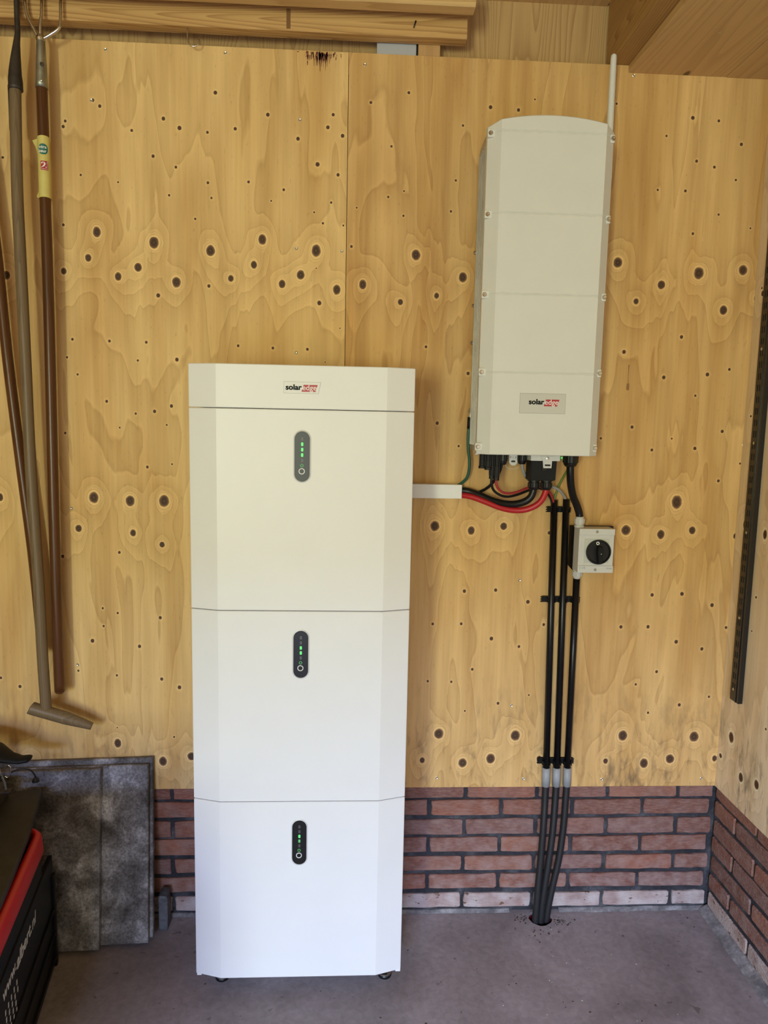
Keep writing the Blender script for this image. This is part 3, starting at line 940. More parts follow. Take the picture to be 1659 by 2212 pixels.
def status_panel(parent, cx, cz, leds, ring='led_ring'):
    y = BYF
    p = plate('status_panel', stadium(cx, cz, 0.0365, 0.1205), y-0.0014, y+0.002, 'screen', parent)
    bm = bmesh.new()
    o_, i_ = stadium(cx, cz, 0.0425, 0.1265), stadium(cx, cz, 0.0368, 0.1208)
    n = len(o_)
    vo = [[bm.verts.new((x, yy, z)) for x, z in pts] for pts, yy in ((o_, y+0.0005), (o_, y-0.0012), (i_, y-0.0020), (i_, y+0.0005))]
    for a, b_ in zip(vo, vo[1:]):
        for k in range(n):
            bm.faces.new((a[k], a[(k+1) % n], b_[(k+1) % n], b_[k]))
    finish(bm, 'bezel', 'bezel', p)
    for k, st in enumerate(leds):
        z = cz + 0.0425 - 0.0129*k
        plate('indicator_light', rrect(cx-0.0026, cx+0.0026, z-0.0043, z+0.0043, 0.0018), y-0.0020, y-0.0012, {2: 'led', 1: 'led_dim', 0: 'led_off'}[st], p)
    ring_y('indicator_ring', cx-0.0005, cz-0.0215, 0.0040, 0.0026, y-0.0020, y-0.0012, ring, p)
    ring_y('power_button', cx-0.0008, cz-0.0352, 0.0074, 0.0056, y-0.0026, y-0.0012, 'ring_white', p)
    return p

ZJ = (1.5446, 1.0527, 0.5546, 0.0640)
mods = [
    ('topmost white battery module with three lit green bars, directly under the logo cover', [None, 2, 2, 2, None], 0.0776, 1.4326),
    ('middle white battery module with two bright green bars, between the other two', [0, 0, 2, 2, 0], 0.0772, 0.9430),
    ('lowest white battery module on round metal feet standing on the concrete floor', [0, 0, 2, 1, 0], 0.0763, 0.4446),
]
for k, (lab, leds, cx, cz) in enumerate(mods):
    zt, zb = ZJ[k]-0.0008, ZJ[k+1]+0.0008
    t = thing('battery_module', lab, 'battery', ((BX0+BX1)/2, -0.16, zb), 'stacked battery modules')
    box('casing', BX0+0.012, BX1-0.012, BYE+0.019, -0.035, zb+0.001, zt-0.001, 'white_side', t, 0.002, 1)
    front_cover(t, zb, zt)
    if k == 0:
        status = status_panel(t, cx, cz, [0, 2, 2, 2, 0])
    else:
        status_panel(t, cx, cz, leds)
    if k == 2:
        for x, y in ((-0.1366, -0.247), (0.3085, -0.249), (-0.1366, -0.075), (0.3085, -0.075)):
            f = lathe('levelling_foot', (x, y, 0.0), (0, 0, 1), [(0, 0.0185), (0.006, 0.0195), (0.009, 0.0175), (0.012, 0.0085), (0.0648, 0.0070)], 'black', t, 20)
            lathe('foot_ring', (x, y, 0.009), (0, 0, 1), [(0, 0.0188), (0.004, 0.0182), (0.005, 0.012)], 'steel', f, 20)
            lathe('foot_nut', (x, y, 0.028), (0, 0, 1), [(0, 0.0115), (0.012, 0.0115)], 'steel', f, 6)
        for x0, x1 in ((BX0+0.002, BX0+0.014), (BX1-0.014, BX1-0.0005)):
            box('corner_tab', x0, x1, BYE-0.002, BYE+0.02, zb-0.0055, zb+0.006, 'white', t, 0.001, 1)
t = thing('battery_top_cover', 'white top cover with the red and black logo badge, on top of the battery stack', 'cover', ((BX0+BX1)/2, -0.16, ZJ[0]))
box('casing', BX0+0.012, BX1-0.012, BYE+0.019, -0.035, ZJ[0]+0.001, 1.6470, 'white_side', t, 0.002, 1)
front_cover(t, ZJ[0]+0.0008, 1.6482)

def solar_logo(parent, x, y, z, k):
    """x, z: lower left of the first letter; k: x-height scale"""
    lettering('brand_word', 'solar', 0.0176*k, 'ink', parent, front(x, y, z), 0.0382*k, bold=0.00055*k)
    x2 = x + 0.0372*k
    plate('brand_flag', [(x2, z-0.0044*k), (x2+0.0330*k, z-0.0044*k), (x2+0.0382*k, z+0.0118*k), (x2+0.0052*k, z+0.0118*k)], y+0.0001, y+0.0006, 'red_ink', parent)
    lettering('brand_word', 'edge', 0.0176*k, 'white_ink', parent, front(x2+0.0022*k, y-0.0002, z-0.0006*k), 0.0335*k, bold=0.0001)
badge = plate('badge', [(0.0335, 1.6090), (0.1205, 1.6082), (0.1145, 1.5822), (0.0335, 1.5826)], BYF-0.0012, BYF+0.001, 'badge', t)
plate('badge_edge', [(0.0329, 1.6096), (0.1213, 1.6088), (0.1150, 1.5816), (0.0329, 1.5820)], BYF-0.0008, BYF+0.001, 'grey_ink', badge)
solar_logo(badge, 0.0378, BYF-0.0020, 1.5905, 1.0)

# ---------------------------------------------------------------- inverter
inv = thing('solar_inverter', 'tall pale grey wall inverter with a curved top and a logo plate near the bottom', 'inverter', (0.685, 0.0, 1.44))
IX0, IX1, IYE, IYF, IZB = 0.5250, 0.8460, -0.1770, -0.2040, 1.4400
def top_z(x, y):
    t_ = (x-0.6846)/0.1612
    return 2.2790 - 0.0210*t_*t_ - (0.0050 if abs(t_) > 0.97 else 0.0) + (0.0012 if y > -0.19 else 0)
prof = [(IX0, IYE+0.018), (IX0, IYE)]
ic = 0.0300
fx0, fx1 = IX0+ic, IX1-0.0270
prof += [(fx0, IYF)] + [(fx0+(fx1-fx0)*k/10, IYF) for k in range(1, 10)] + [(fx1, IYF), (IX1, IYE), (IX1, IYE+0.018)]
bm = bmesh.new()
rows = []
lev = [(IZB, 0.002), (IZB+0.002, 0)]
for zg in (1.6520, 1.8480, 2.0450, 2.2390):
    lev += [(zg-0.0030, 0), (zg-0.0020, 0.0012), (zg-0.0008, 0.0012), (zg, 0.0), (zg+0.0008, 0.0012), (zg+0.0020, 0.0012), (zg+0.0030, 0)]
for z, d in lev:
    rows.append([bm.verts.new((x, y + d, z)) for x, y in prof])
rows.append([bm.verts.new((x, y, top_z(x, y)-0.002)) for x, y in prof])
rows.append([bm.verts.new((x, y+0.002, top_z(x, y))) for x, y in prof])
for a, b_ in zip(rows, rows[1:]):
    for k in range(len(prof)-1):
        bm.faces.new((a[k], a[k+1], b_[k+1], b_[k]))
    bm.faces.new((a[-1], a[0], b_[0], b_[-1]))
bm.faces.new(rows[0])
bm.faces.new(rows[-1][::-1])
finish(bm, 'front_cover', 'offwhite', inv)
# cast casing behind the cover with a flange and a chamfered top and bottom
bm = bmesh.new()
sec = [(1.4470, -0.1630), (1.4490, -0.0500), (1.4520, -0.0330), (2.2350, -0.0330), (2.2480, -0.0500), (2.2560, -0.1630)]
for x0, x1, ys in ((IX0+0.0055, IX1-0.0055, sec),):
    a = [bm.verts.new((x0, y, z)) for z, y in ys]
    b_ = [bm.verts.new((x1, y, z)) for z, y in ys]
    bm.faces.new(a)
    bm.faces.new(b_[::-1])
    for k in range(len(a)):
        bm.faces.new((a[k], a[(k+1) % len(a)], b_[(k+1) % len(a)], b_[k]))
finish(bm, 'casing', 'alu', inv)
box('flange', IX0+0.0015, IX1-0.0015, -0.1655, -0.1600, 1.4425, 2.2550, 'offwhite', inv, 0.001, 1)
box('mounting_plate', IX0+0.020, IX1-0.020, -0.0335, -0.0008, 1.47, 2.22, 'alu', inv, 0.002, 1)
for k in range(5):
    x = IX0+0.0054
    box('heat_fin', x-0.0040, x, -0.152+0.024*k, -0.148+0.024*k, 1.462, 2.226, 'alu', inv)
for zs in ((0.5305, 2.2360), (0.5300, 2.0425), (0.5295, 1.8462), (0.5290, 1.6516), (0.5265, 1.4592), (0.8400, 2.2347), (0.8400, 2.0405), (0.8400, 1.8481), (0.8392, 1.6553), (0.8380, 1.4612)):
    x, z = zs
    lf = x < 0.7
    s = box('screw_tab', x-0.0075, x+(0.0115 if lf else 0.0050), -0.1905 if lf else -0.1890, -0.175, z-0.0095, z+0.0100, 'offwhite', inv, 0.0012, 1)
    lathe('screw', (x, -0.1895, z), (0, -1, 0), [(0, 0.0058), (0.0025, 0.0058), (0.0045, 0.0044), (0.0045, 0.0024), (0.0030, 0.0022), (0.0030, 0.0001)], 'steel', s, 14)
pl = box('name_plate', 0.6290, 0.7480, IYF-0.0008, IYF+0.0015, 1.5490, 1.5993, 'badge2', inv, 0.0004, 1)
bm = bmesh.new()
for x0, x1, z0, z1 in ((0.6283, 0.7487, 1.5993, 1.6000), (0.6283, 0.7487, 1.5483, 1.5490), (0.6283, 0.6290, 1.5483, 1.6), (0.7480, 0.7487, 1.5483, 1.6)):
    bbox(bm, x0, x1, IYF-0.0003, IYF+0.001, z0, z1)
finish(bm, 'plate_groove', 'grey_ink', pl)
solar_logo(pl, 0.6520, IYF-0.0016, 1.5722, 1.06)
lathe('antenna', (0.8690, -0.075, 2.20), (0, 0, 1), [(0, 0.0095), (0.01, 0.0095), (0.278, 0.0078), (0.284, 0.0070), (0.2875, 0.0035)], 'offwhite', inv, 18)
box('antenna_holder', 0.8380, 0.8780, -0.088, -0.062, 2.170, 2.206, 'offwhite', inv, 0.002, 1)
for z in (1.98, 1.84, 1.74):
    lathe('side_bolt', (IX0+0.0015, -0.048, z), (-1, 0, 0), [(0, 0.005), (0.004, 0.005), (0.006, 0.003)], 'steel', inv, 12)
# sockets and glands under the inverter
def gland(name, x, y, z, r, h, mat, parent, down=True, ribs=8):
    s = -1 if down else 1
    bm = bmesh.new()
    add_lathe(bm, (x, y, z), (0, 0, s), [(0, r*1.10), (h*0.16, r*1.10), (h*0.18, r*0.92), (h*0.26, r*0.92), (h*0.28, r), (h*0.72, r), (h*0.90, r*0.86), (h, r*0.66)], 20)
    for k in range(ribs):
        a = 2*PI*(k+0.5)/ribs
        bbox(bm, x+r*0.97*math.cos(a)-0.0016, x+r*0.97*math.cos(a)+0.0016, y+r*0.97*math.sin(a)-0.0016, y+r*0.97*math.sin(a)+0.0016, min(z+s*h*0.30, z+s*h*0.74), max(z+s*h*0.30, z+s*h*0.74), 0.0005, 1)
    return finish(bm, name, mat, parent)
def plug(x, y, z0, z1, r, wide, name='cable_socket'):
    bm = bmesh.new()
    L = z0-z1
    add_lathe(bm, (x, y, z0), (0, 0, -1), [(0, r), (L*0.1, r), (L*0.12, r*0.9), (L*0.5, r*0.9), (L*0.52, r), (L*0.85, r), (L*0.87, r*wide), (L, r*wide)], 14)
    for k in range(6):
        a = 2*PI*k/6+0.3
        bbox(bm, x+r*math.cos(a)-0.0012, x+r*math.cos(a)+0.0012, y+r*math.sin(a)-0.0012, y+r*math.sin(a)+0.0012, z1+L*0.15, z0-L*0.15, 0.0003, 1)
    return finish(bm, name, 'black', inv)
plug(0.5535, -0.115, 1.447, 1.3985, 0.0082, 1.25)
plug(0.5685, -0.120, 1.447, 1.3950, 0.0084, 1.15)
plug(0.5815, -0.112, 1.447, 1.3700, 0.0080, 0.95)
plug(0.5935, -0.118, 1.447, 1.3660, 0.0082, 0.95)
gland('cable_gland', 0.6100, -0.110, 1.449, 0.0130, 0.0400, 'black', inv)
sw = box('switch_plate', 0.6290, 0.6520, -0.1080, -0.1020, 1.4180, 1.4480, 'lightgrey', inv, 0.0015, 1)
lathe('switch_plate_end', (0.6405, -0.1086, 1.4180), (0, 1, 0), [(0, 0.0112), (0.0058, 0.0112)], 'lightgrey', inv, 24)
bm = bmesh.new()
prism_xz(bm, stadium(0, 0, 0.0046, 0.0115), -0.110, -0.107)
bmesh.ops.rotate(bm, cent=(0, 0, 0), matrix=Matrix.Rotation(PI/2, 3, 'Y'), verts=bm.verts)
bmesh.ops.translate(bm, vec=(0.6400, 0, 1.4185), verts=bm.verts)
finish(bm, 'toggle', 'black', sw)
for ch, x in (('P', 0.6318), ('1', 0.6392), ('0', 0.6455)):
    lettering('switch_mark', ch, 0.0060, 'ink', sw, front(x, -0.1088, 1.4272))
gland('cable_gland', 0.6650, -0.105, 1.449, 0.0125, 0.0380, 'black', inv)
brk = box('box_bracket', 0.6790, 0.7590, -0.1480, -0.0900, 1.4230, 1.4405, 'lightgrey', inv, 0.0012, 1)
plate('bracket_tongue', [(0.7030, 1.4360), (0.7420, 1.4360), (0.7360, 1.4240), (0.7350, 1.4040), (0.7130, 1.4040), (0.7110, 1.4240)], -0.1510, -0.1475, 'lightgrey', brk)
lathe('bracket_screw', (0.7235, -0.1505, 1.4300), (0, -1, 0), [(0, 0.0046), (0.0022, 0.0042), (0.0026, 0.002)], 'steel', brk, 14)
box('bracket_slot', 0.7165, 0.7318, -0.1516, -0.1506, 1.4095, 1.4140, 'black', brk)
bm = bmesh.new()
a = [bm.verts.new(p) for p in ((0.682, -0.1440, 1.4240), (0.752, -0.1440, 1.4240), (0.752, -0.0850, 1.4240), (0.682, -0.0850, 1.4240))]
b_ = [bm.verts.new(p) for p in ((0.6810, -0.1400, 1.3690), (0.7510, -0.1400, 1.3690), (0.7510, -0.0850, 1.3690), (0.6810, -0.0850, 1.3690))]
bm.faces.new(a)
bm.faces.new(b_[::-1])
for k in range(4):
    bm.faces.new((a[k], a[(k+1) % 4], b_[(k+1) % 4], b_[k]))
bmesh.ops.bevel(bm, geom=list(bm.edges), offset=0.002, segments=2, affect='EDGES')
jb = finish(bm, 'junction_box', 'black_matt', inv)
box('box_catch', 0.7110, 0.7255, -0.1445, -0.1400, 1.3960, 1.4040, 'black', jb, 0.0008, 1)
gland('cable_gland', 0.6990, -0.112, 1.370, 0.0150, 0.0285, 'black', inv)
gland('cable_gland', 0.7340, -0.112, 1.370, 0.0150, 0.0285, 'black', inv)
box('signal_window', 0.7660, 0.7760, -0.118, -0.106, 1.4230, 1.4440, 'yg_cable', inv, 0.001, 1)
lathe('status_light', (0.7715, -0.1182, 1.4310), (0, -1, 0), [(0, 0.0024), (0.0012, 0.0018)], 'led', inv, 12)
gland('cable_gland', 0.8020, -0.100, 1.449, 0.0200, 0.0430, 'black', inv)
box('corner_latch', 0.5255, 0.5360, -0.150, -0.130, 1.4360, 1.4420, 'steel', inv, 0.0008, 1)

# ---------------------------------------------------------------- trunking and cables
tr = thing('cable_trunking', 'short white cable trunking fixed to the plywood right of the battery stack', 'trunking', (0.44, 0.0, 1.326))
box('cover', 0.3420, 0.5122, -0.0405, -0.0300, 1.3061, 1.3458, 'white', tr, 0.0015, 2)
bm = bmesh.new()
bbox(bm, 0.3420, 0.5120, -0.0300, -0.0004, 1.3435, 1.3455)
bbox(bm, 0.3420, 0.5120, -0.0300, -0.0004, 1.3064, 1.3084)
bbox(bm, 0.3420, 0.5120, -0.0024, -0.0004, 1.3084, 1.3435)
finish(bm, 'base', 'white', tr)

def cable(name, label, pts, r, mat, n=12, group=None):
    o = tube(name, pts, r, mat, None, n, 8)
    return tag(o, label, 'cable', group)
cable('battery_cable', 'thick black cable bending from the trunking up to the left gland of the black box', [(0.6990, -0.112, 1.352), (0.6985, -0.112, 1.338), (0.6920, -0.110, 1.320), (0.6760, -0.104, 1.3065), (0.6510, -0.092, 1.2985), (0.6230, -0.075, 1.2985), (0.5960, -0.056, 1.3045), (0.5620, -0.036, 1.3170), (0.5300, -0.0215, 1.3265), (0.4850, -0.0175, 1.3290)], 0.0100, 'black', 14)
cable('battery_cable', 'thick red cable sagging lowest, from the trunking to the right gland of the black box', [(0.7340, -0.112, 1.352), (0.7325, -0.113, 1.337), (0.7240, -0.114, 1.316), (0.7080, -0.112, 1.2985), (0.6800, -0.104, 1.2850), (0.6480, -0.090, 1.2815), (0.6150, -0.072, 1.2870), (0.5780, -0.053, 1.3000), (0.5400, -0.036, 1.3120), (0.5060, -0.0200, 1.3150), (0.4850, -0.0180, 1.3150)], 0.0085, 'red_cable', 14)
cable('string_cable', 'thin red wire looping from the black plugs behind the box to the left conduit', [(0.5935, -0.118, 1.372), (0.5940, -0.116, 1.357), (0.6030, -0.110, 1.341), (0.6200, -0.102, 1.331), (0.6420, -0.094, 1.3290), (0.6680, -0.086, 1.3350), (0.6900, -0.078, 1.3430), (0.7150, -0.070, 1.3480), (0.7420, -0.062, 1.3440), (0.7640, -0.048, 1.3270), (0.7790, -0.030, 1.3060), (0.7870, -0.0205, 1.2800)], 0.0036, 'pink_cable', 10)
cable('string_cable', 'thin black wire looping just below the thin red one, to the left conduit', [(0.5815, -0.112, 1.376), (0.5820, -0.110, 1.358), (0.5900, -0.104, 1.338), (0.6100, -0.096, 1.3240), (0.6350, -0.088, 1.3190), (0.6650, -0.078, 1.3245), (0.6900, -0.070, 1.3330), (0.7150, -0.060, 1.3400), (0.7350, -0.052, 1.3400), (0.7560, -0.040, 1.3270), (0.7730, -0.028, 1.3080), (0.7815, -0.0205, 1.2800)], 0.0036, 'black', 10)
cable('signal_cable', 'slim black cable dropping from the left round gland behind the thick black cable', [(0.6090, -0.110, 1.416), (0.6060, -0.100, 1.392), (0.5990, -0.080, 1.368), (0.5880, -0.058, 1.346), (0.5730, -0.034, 1.330), (0.5560, -0.018, 1.3220), (0.5300, -0.0100, 1.3300), (0.4850, -0.0100, 1.3380)], 0.0044, 'black', 10)
e_ = thing('earth_cable', 'green earth wire with black sleeve hanging from a bolt left of the inverter', 'cable', (0.520, -0.02, 1.36))
tube('wire', [(0.5245, -0.047, 1.505), (0.5235, -0.047, 1.480), (0.5255, -0.045, 1.447), (0.5305, -0.042, 1.415), (0.5310, -0.038, 1.388), (0.5265, -0.032, 1.366), (0.5160, -0.024, 1.352), (0.5030, -0.018, 1.342), (0.4850, -0.014, 1.337)], 0.0042, 'green_cable', e_, 10, 8)
tube('heat_shrink', [(0.5250, -0.047, 1.537), (0.5245, -0.047, 1.505)], 0.0050, 'black_matt', e_, 10, curve=False)
lathe('cable_lug', (0.5265, -0.0475, 1.536), (0.05, 0, 1), [(0, 0.0045), (0.012, 0.0040), (0.014, 0.0055), (0.022, 0.0055)], 'steel', e_, 10)
lathe('lug_bolt', (0.5275, -0.0475, 1.5540), (-1, 0, 0), [(-0.004, 0.0065), (0.003, 0.0065), (0.007, 0.0045), (0.008, 0.002)], 'steel', e_, 12)
cable('signal_cable', 'pair of grey data wires running behind the black box into the middle conduit', [(0.6655, -0.105, 1.418), (0.6680, -0.100, 1.402), (0.6740, -0.094, 1.388), (0.6840, -0.082, 1.374), (0.7000, -0.064, 1.362), (0.7250, -0.050, 1.355), (0.7600, -0.044, 1.348), (0.7880, -0.040, 1.338), (0.8060, -0.032, 1.322), (0.8170, -0.024, 1.306), (0.8203, -0.0200, 1.280)], 0.0038, 'grey_cable', 10)
cable('bonding_wire', 'green and yellow wire slanting from the big gland down to the left conduit', [(0.8080, -0.070, 1.402), (0.8090, -0.050, 1.392), (0.8040, -0.034, 1.372), (0.7960, -0.026, 1.350), (0.7900, -0.022, 1.328), (0.7860, -0.0200, 1.306), (0.7850, -0.0140, 1.280)], 0.0030, 'yg_cable', 10)
cable('mains_cable', 'thick black cable from the big right gland down to the rotary switch', [(0.8020, -0.100, 1.412), (0.8045, -0.097, 1.385), (0.8110, -0.088, 1.352), (0.8220, -0.077, 1.322), (0.8365, -0.065, 1.298), (0.8470, -0.059, 1.275), (0.8500, -0.058, 1.262)], 0.0106, 'conduit', 16)
cable('seal_wire', 'hair thin pale wire looped below the small lettered switch', [(0.6180, -0.108, 1.412), (0.6230, -0.108, 1.402), (0.6340, -0.108, 1.398), (0.6480, -0.108, 1.399), (0.6560, -0.108, 1.404)], 0.0006, 'lightgrey', 6)

# ---------------------------------------------------------------- rotary isolator
iso = thing('isolator_switch', 'grey and black rotary isolator with a round black knob on the plywood', 'switch', (0.897, 0.0, 1.166))
bm = bmesh.new()
a_ = [(0.8400, -0.0004), (0.9660, -0.0004), (0.9560, -0.0420), (0.8420, -0.0420)]
va = [bm.verts.new((x, y, 1.1030 if y < -0.01 else 1.1110)) for x, y in a_]
vb = [bm.verts.new((x, y, 1.2330 if y < -0.01 else 1.2290)) for x, y in a_]
bm.faces.new(va)
bm.faces.new(vb[::-1])
for k in range(4):
    bm.faces.new((va[k], va[(k+1) % 4], vb[(k+1) % 4], vb[k]))
finish(bm, 'base', 'black', iso)
bm = bmesh.new()
bbox(bm, 0.8415, 0.9420, -0.0900, -0.0420, 1.1060, 1.2318, 0.0022, 2)
cv = finish(bm, 'cover', 'lightgrey', iso)
for z0, z1 in ((1.2140, 1.2318), (1.1060, 1.1265)):
    box('cover_band', 0.8408, 0.9428, -0.0928, -0.0895, z0, z1, 'lightgrey', cv, 0.0008, 1)
    lathe('cover_screw', (0.8910, -0.0926, (z0+z1)/2 + (0.001 if z0 > 1.2 else -0.001)), (0, -1, 0), [(0, 0.0042), (0.0008, 0.0042), (0.001, 0.003)], 'dull_steel', cv, 12)
fr_ = box('dial_plate', 0.8580, 0.9280, -0.0915, -0.0895, 1.1340, 1.2030, 'dial', cv, 0.0006, 1)
kn_ = lathe('knob', (0.8975, -0.0910, 1.1660), (0, -1, 0), [(0, 0.0355), (0.006, 0.0355), (0.0085, 0.0342), (0.0085, 0.0315), (0.0050, 0.0300), (0.0050, 0.0001)], 'black', iso, 40)
bm = bmesh.new()
a = [(0.8910, 1.1835), (0.9040, 1.1835), (0.9055, 1.1700), (0.9030, 1.1360), (0.8945, 1.1360), (0.8895, 1.1700)]
prism_xz(bm, a, -0.1140, -0.0960)
bmesh.ops.bevel(bm, geom=[e for e in bm.edges], offset=0.0018, segments=2, affect='EDGES')
finish(bm, 'knob_grip', 'black_matt', kn_)
ring_y('off_mark', 0.8935, 1.1915, 0.0046, 0.0026, -0.0975, -0.0958, 'white_ink', kn_)
lathe('knob_pin', (0.8985, -0.1140, 1.1640), (0, -1, 0), [(0, 0.0018), (0.0008, 0.0014)], 'steel', kn_, 8)
lettering('approval_mark', '\u039e C\u20ac', 0.0082, 'grey_ink', cv, front(0.8452, -0.0932, 1.1170), 0.0175)
lettering('rating_mark', '4P125A', 0.0052, 'grey_ink', cv, front(0.9235, -0.0932, 1.1170), 0.0165)
gland('cable_gland', 0.8500, -0.058, 1.2315, 0.0128, 0.0330, 'gland_white', iso, down=False)
gland('cable_gland', 0.8570, -0.040, 1.1075, 0.0125, 0.0300, 'gland_white', iso, down=True)

# ---------------------------------------------------------------- conduits
def conduit(label, top, low, hose, r=0.0098):
    t = thing('conduit', label, 'conduit', (hose[-1][0], hose[-1][1], 0.0), 'black conduits down the wall')
    tube('rigid_tube', [top, low], r, 'conduit', t, 16, curve=False)
    lo = Vector(low)
    tube('grey_sleeve', [lo + Vector((0, 0, 0.006)), lo + Vector((0.0010, 0, -0.053))], r+0.0024, 'grey_pl', t, 18, curve=False)
    path = smooth_path([lo + Vector((0.001, 0, -0.045))] + [Vector(h) for h in hose], 10)
    fine, rad = [], []
    L = 0
    dense = []
    for a, b_ in zip(path, path[1:]):
        n = max(1, int((b_-a).length/0.0016))
        dense += [a.lerp(b_, k/n) for k in range(n)]
    dense.append(path[-1])
    rad = [0.0106 if (k//1) % 2 else 0.0094 for k in range(len(dense))]
    bm = bmesh.new()
    add_tube(bm, dense, rad, 12)
    finish(bm, 'corrugated_hose', 'hose', t)
    return t
conduit('leftmost black conduit, its top open with red and black wires going in', (0.7850, -0.0210, 1.3050), (0.8010, -0.0210, 0.4830), [(0.8010, -0.025, 0.380), (0.7975, -0.034, 0.300), (0.7925, -0.040, 0.200), (0.7870, -0.045, 0.110), (0.7845, -0.045, 0.030), (0.7860, -0.038, -0.060)])
conduit('middle black conduit, its top open with grey data wires going in', (0.8203, -0.0210, 1.3080), (0.8335, -0.0210, 0.4830), [(0.8325, -0.025, 0.380), (0.8270, -0.034, 0.290), (0.8180, -0.040, 0.200), (0.8080, -0.043, 0.110), (0.8025, -0.042, 0.030), (0.8020, -0.036, -0.060)])
conduit('rightmost black conduit, hanging from the lower gland of the rotary switch', (0.8590, -0.0330, 1.0850), (0.8660, -0.0210, 0.4830), [(0.8655, -0.023, 0.390), (0.8615, -0.028, 0.300), (0.8510, -0.033, 0.200), (0.8350, -0.036, 0.110), (0.8235, -0.036, 0.030), (0.8190, -0.034, -0.060)])
def clip_rail(label, xs, z, x0, x1):
    t = thing('conduit_clip', label, 'clip', ((x0+x1)/2, 0.0, z), 'conduit clip rails')
    n = 5
    out = []
    for k in range(n+1):
        out.append((x1 + (0.0028 if k % 2 else -0.0028), z+0.0085-0.017*k/n))
    for k in range(n+1):
        out.append((x0 + (0.0028 if k % 2 else -0.0028), z-0.0085+0.017*k/n))
    plate('clip_bar', out, -0.0100, -0.0003, 'black_matt', t)
    for x in xs:
        bm = bmesh.new()
        pts = [Vector((x + 0.0120*math.cos(a), -0.021 + 0.0120*math.sin(a), z)) for a in [PI*(0.25+1.5*k/12)+PI/2+PI/4*0 for k in range(13)]]
        rings = []
        for p in pts:
            d = (p - Vector((x, -0.021, z))).normalized()
            rings.append([bm.verts.new(p + d*q + Vector((0, 0, w))) for q, w in ((-0.0012, -0.006), (0.0012, -0.006), (0.0012, 0.006), (-0.0012, 0.006))])
        for a, b_ in zip(rings, rings[1:]):
            for k in range(4):
                bm.faces.new((a[k], a[(k+1) % 4], b_[(k+1) % 4], b_[k]))
        bm.faces.new(rings[0])
        bm.faces.new(rings[-1][::-1])
        bmesh.ops.rotate(bm, cent=(x, -0.021, z), matrix=Matrix.Rotation(PI, 3, 'Z'), verts=bm.verts)
        finish(bm, 'clip_ring', 'black_matt', t)
clip_rail('upper black clip bar holding only two conduits, just below their open ends', (0.7857, 0.8208), 1.276, 0.7690, 0.8370)
clip_rail('middle black clip bar holding three conduits, just below the rotary switch', (0.7907, 0.8250, 0.8612), 1.008, 0.7660, 0.8790)
clip_rail('lowest black clip bar holding three conduits, just above the grey sleeves', (0.8005, 0.8332, 0.8658), 0.504, 0.7790, 0.8870)

# ---------------------------------------------------------------- beams and what lies on top of the wall
def beam(label, x1, y0, y1, z0, z1, mat, worn):
    bm = bmesh.new()
    n = 48
    rnd = random.Random(int(z0*1000))
    pr = None
    for k in range(n+1):
        x = XL + (x1-XL)*k/n
        w = [rnd.uniform(-0.0012, 0.0012)*worn for _ in range(6)]
        sec = [(y0+0.004, z0+w[0]*0.4), (y0+0.0005+w[1]*0.5, z0+0.004), (y0+w[2]*0.3, z0+(z1-z0)*0.5), (y0+0.003, z1-0.002), (y0+0.008, z1), (y1-0.003, z1), (y1, z1-0.003), (y1, z0+0.003), (y1-0.003, z0+w[3]*0.4)]
        ring = [bm.verts.new((x, y, z)) for y, z in sec]
        if pr:
            for q in range(len(sec)):
                bm.faces.new((pr[q], pr[(q+1) % len(sec)], ring[(q+1) % len(sec)], ring[q]))
        else:
            bm.faces.new(ring)
        pr = ring
    bm.faces.new(pr[::-1])
    o = finish(bm, 'timber_beam', mat)
    return tag(o, label, 'beam', 'timber beams along the top of the wall')
b1 = beam('lower timber beam nearer the wall, orange brown with a nail near its right end', 0.4850, -0.0440, -0.0004, 2.5232, 2.5850, 'timber', 1.0)
b2 = beam('upper timber beam standing further from the wall, paler, cut by the top of the picture', 0.4930, -0.1240, -0.0800, 2.5600, 2.6300, 'timber2', 0.5)
bm = bmesh.new()
add_tube(bm, [(0.3490, -0.0445, 2.5600), (0.3435, -0.0475, 2.5420)], [0.0022, 0.0016], 8)
finish(bm, 'bent_nail', 'iron', b1)
box('drip_stain', 0.0125, 0.0230, -0.0449, -0.0430, 2.5270, 2.5750, 'handle_brown', b1, 0.0008, 1)
blk = tag(box('support_block', 0.3610, 0.4200, -0.0002, 0.0450, 2.4968, 2.5900, 'block', None, 0.001, 1), 'short upright wooden block between the plywood edge and the lower beam', 'block')
p1 = tag(box('white_panel', 0.2500, 0.3560, 0.0040, 0.0140, 2.4968, 2.6200, 'board_white', None, 0.001, 1), 'white panel with a dark edge standing on the plywood edge beside the wooden block', 'panel')
box('dark_edge', 0.3560, 0.3600, 0.0030, 0.0150, 2.4968, 2.6200, 'black', p1)
p2 = tag(box('white_panel', -0.0430, 0.1850, -0.0390, -0.0030, 2.5852, 2.6020, 'board_white', None, 0.001, 1), 'long white panel on the lower beam, seen only between the two beams', 'panel')
hk = tag(tube('wire_hook', [(-0.2440, -0.030, 2.5240), (-0.2440, -0.030, 2.4960), (-0.2390, -0.030, 2.4840), (-0.2290, -0.030, 2.4795), (-0.2190, -0.030, 2.4840), (-0.2150, -0.030, 2.4960)], 0.0020, 'steel', None, 8, 6), 'bright bent wire hook under the lower timber beam', 'hook')

# ---------------------------------------------------------------- long handled tools hanging from the beam
def curve_handle(name, pts, r0, r1, mat, parent):
    path = smooth_path(pts, 6)
    n = len(path)
    return tube(name, path, [r0+(r1-r0)*k/(n-1) for k in range(n)], mat, parent, 16, curve=False)

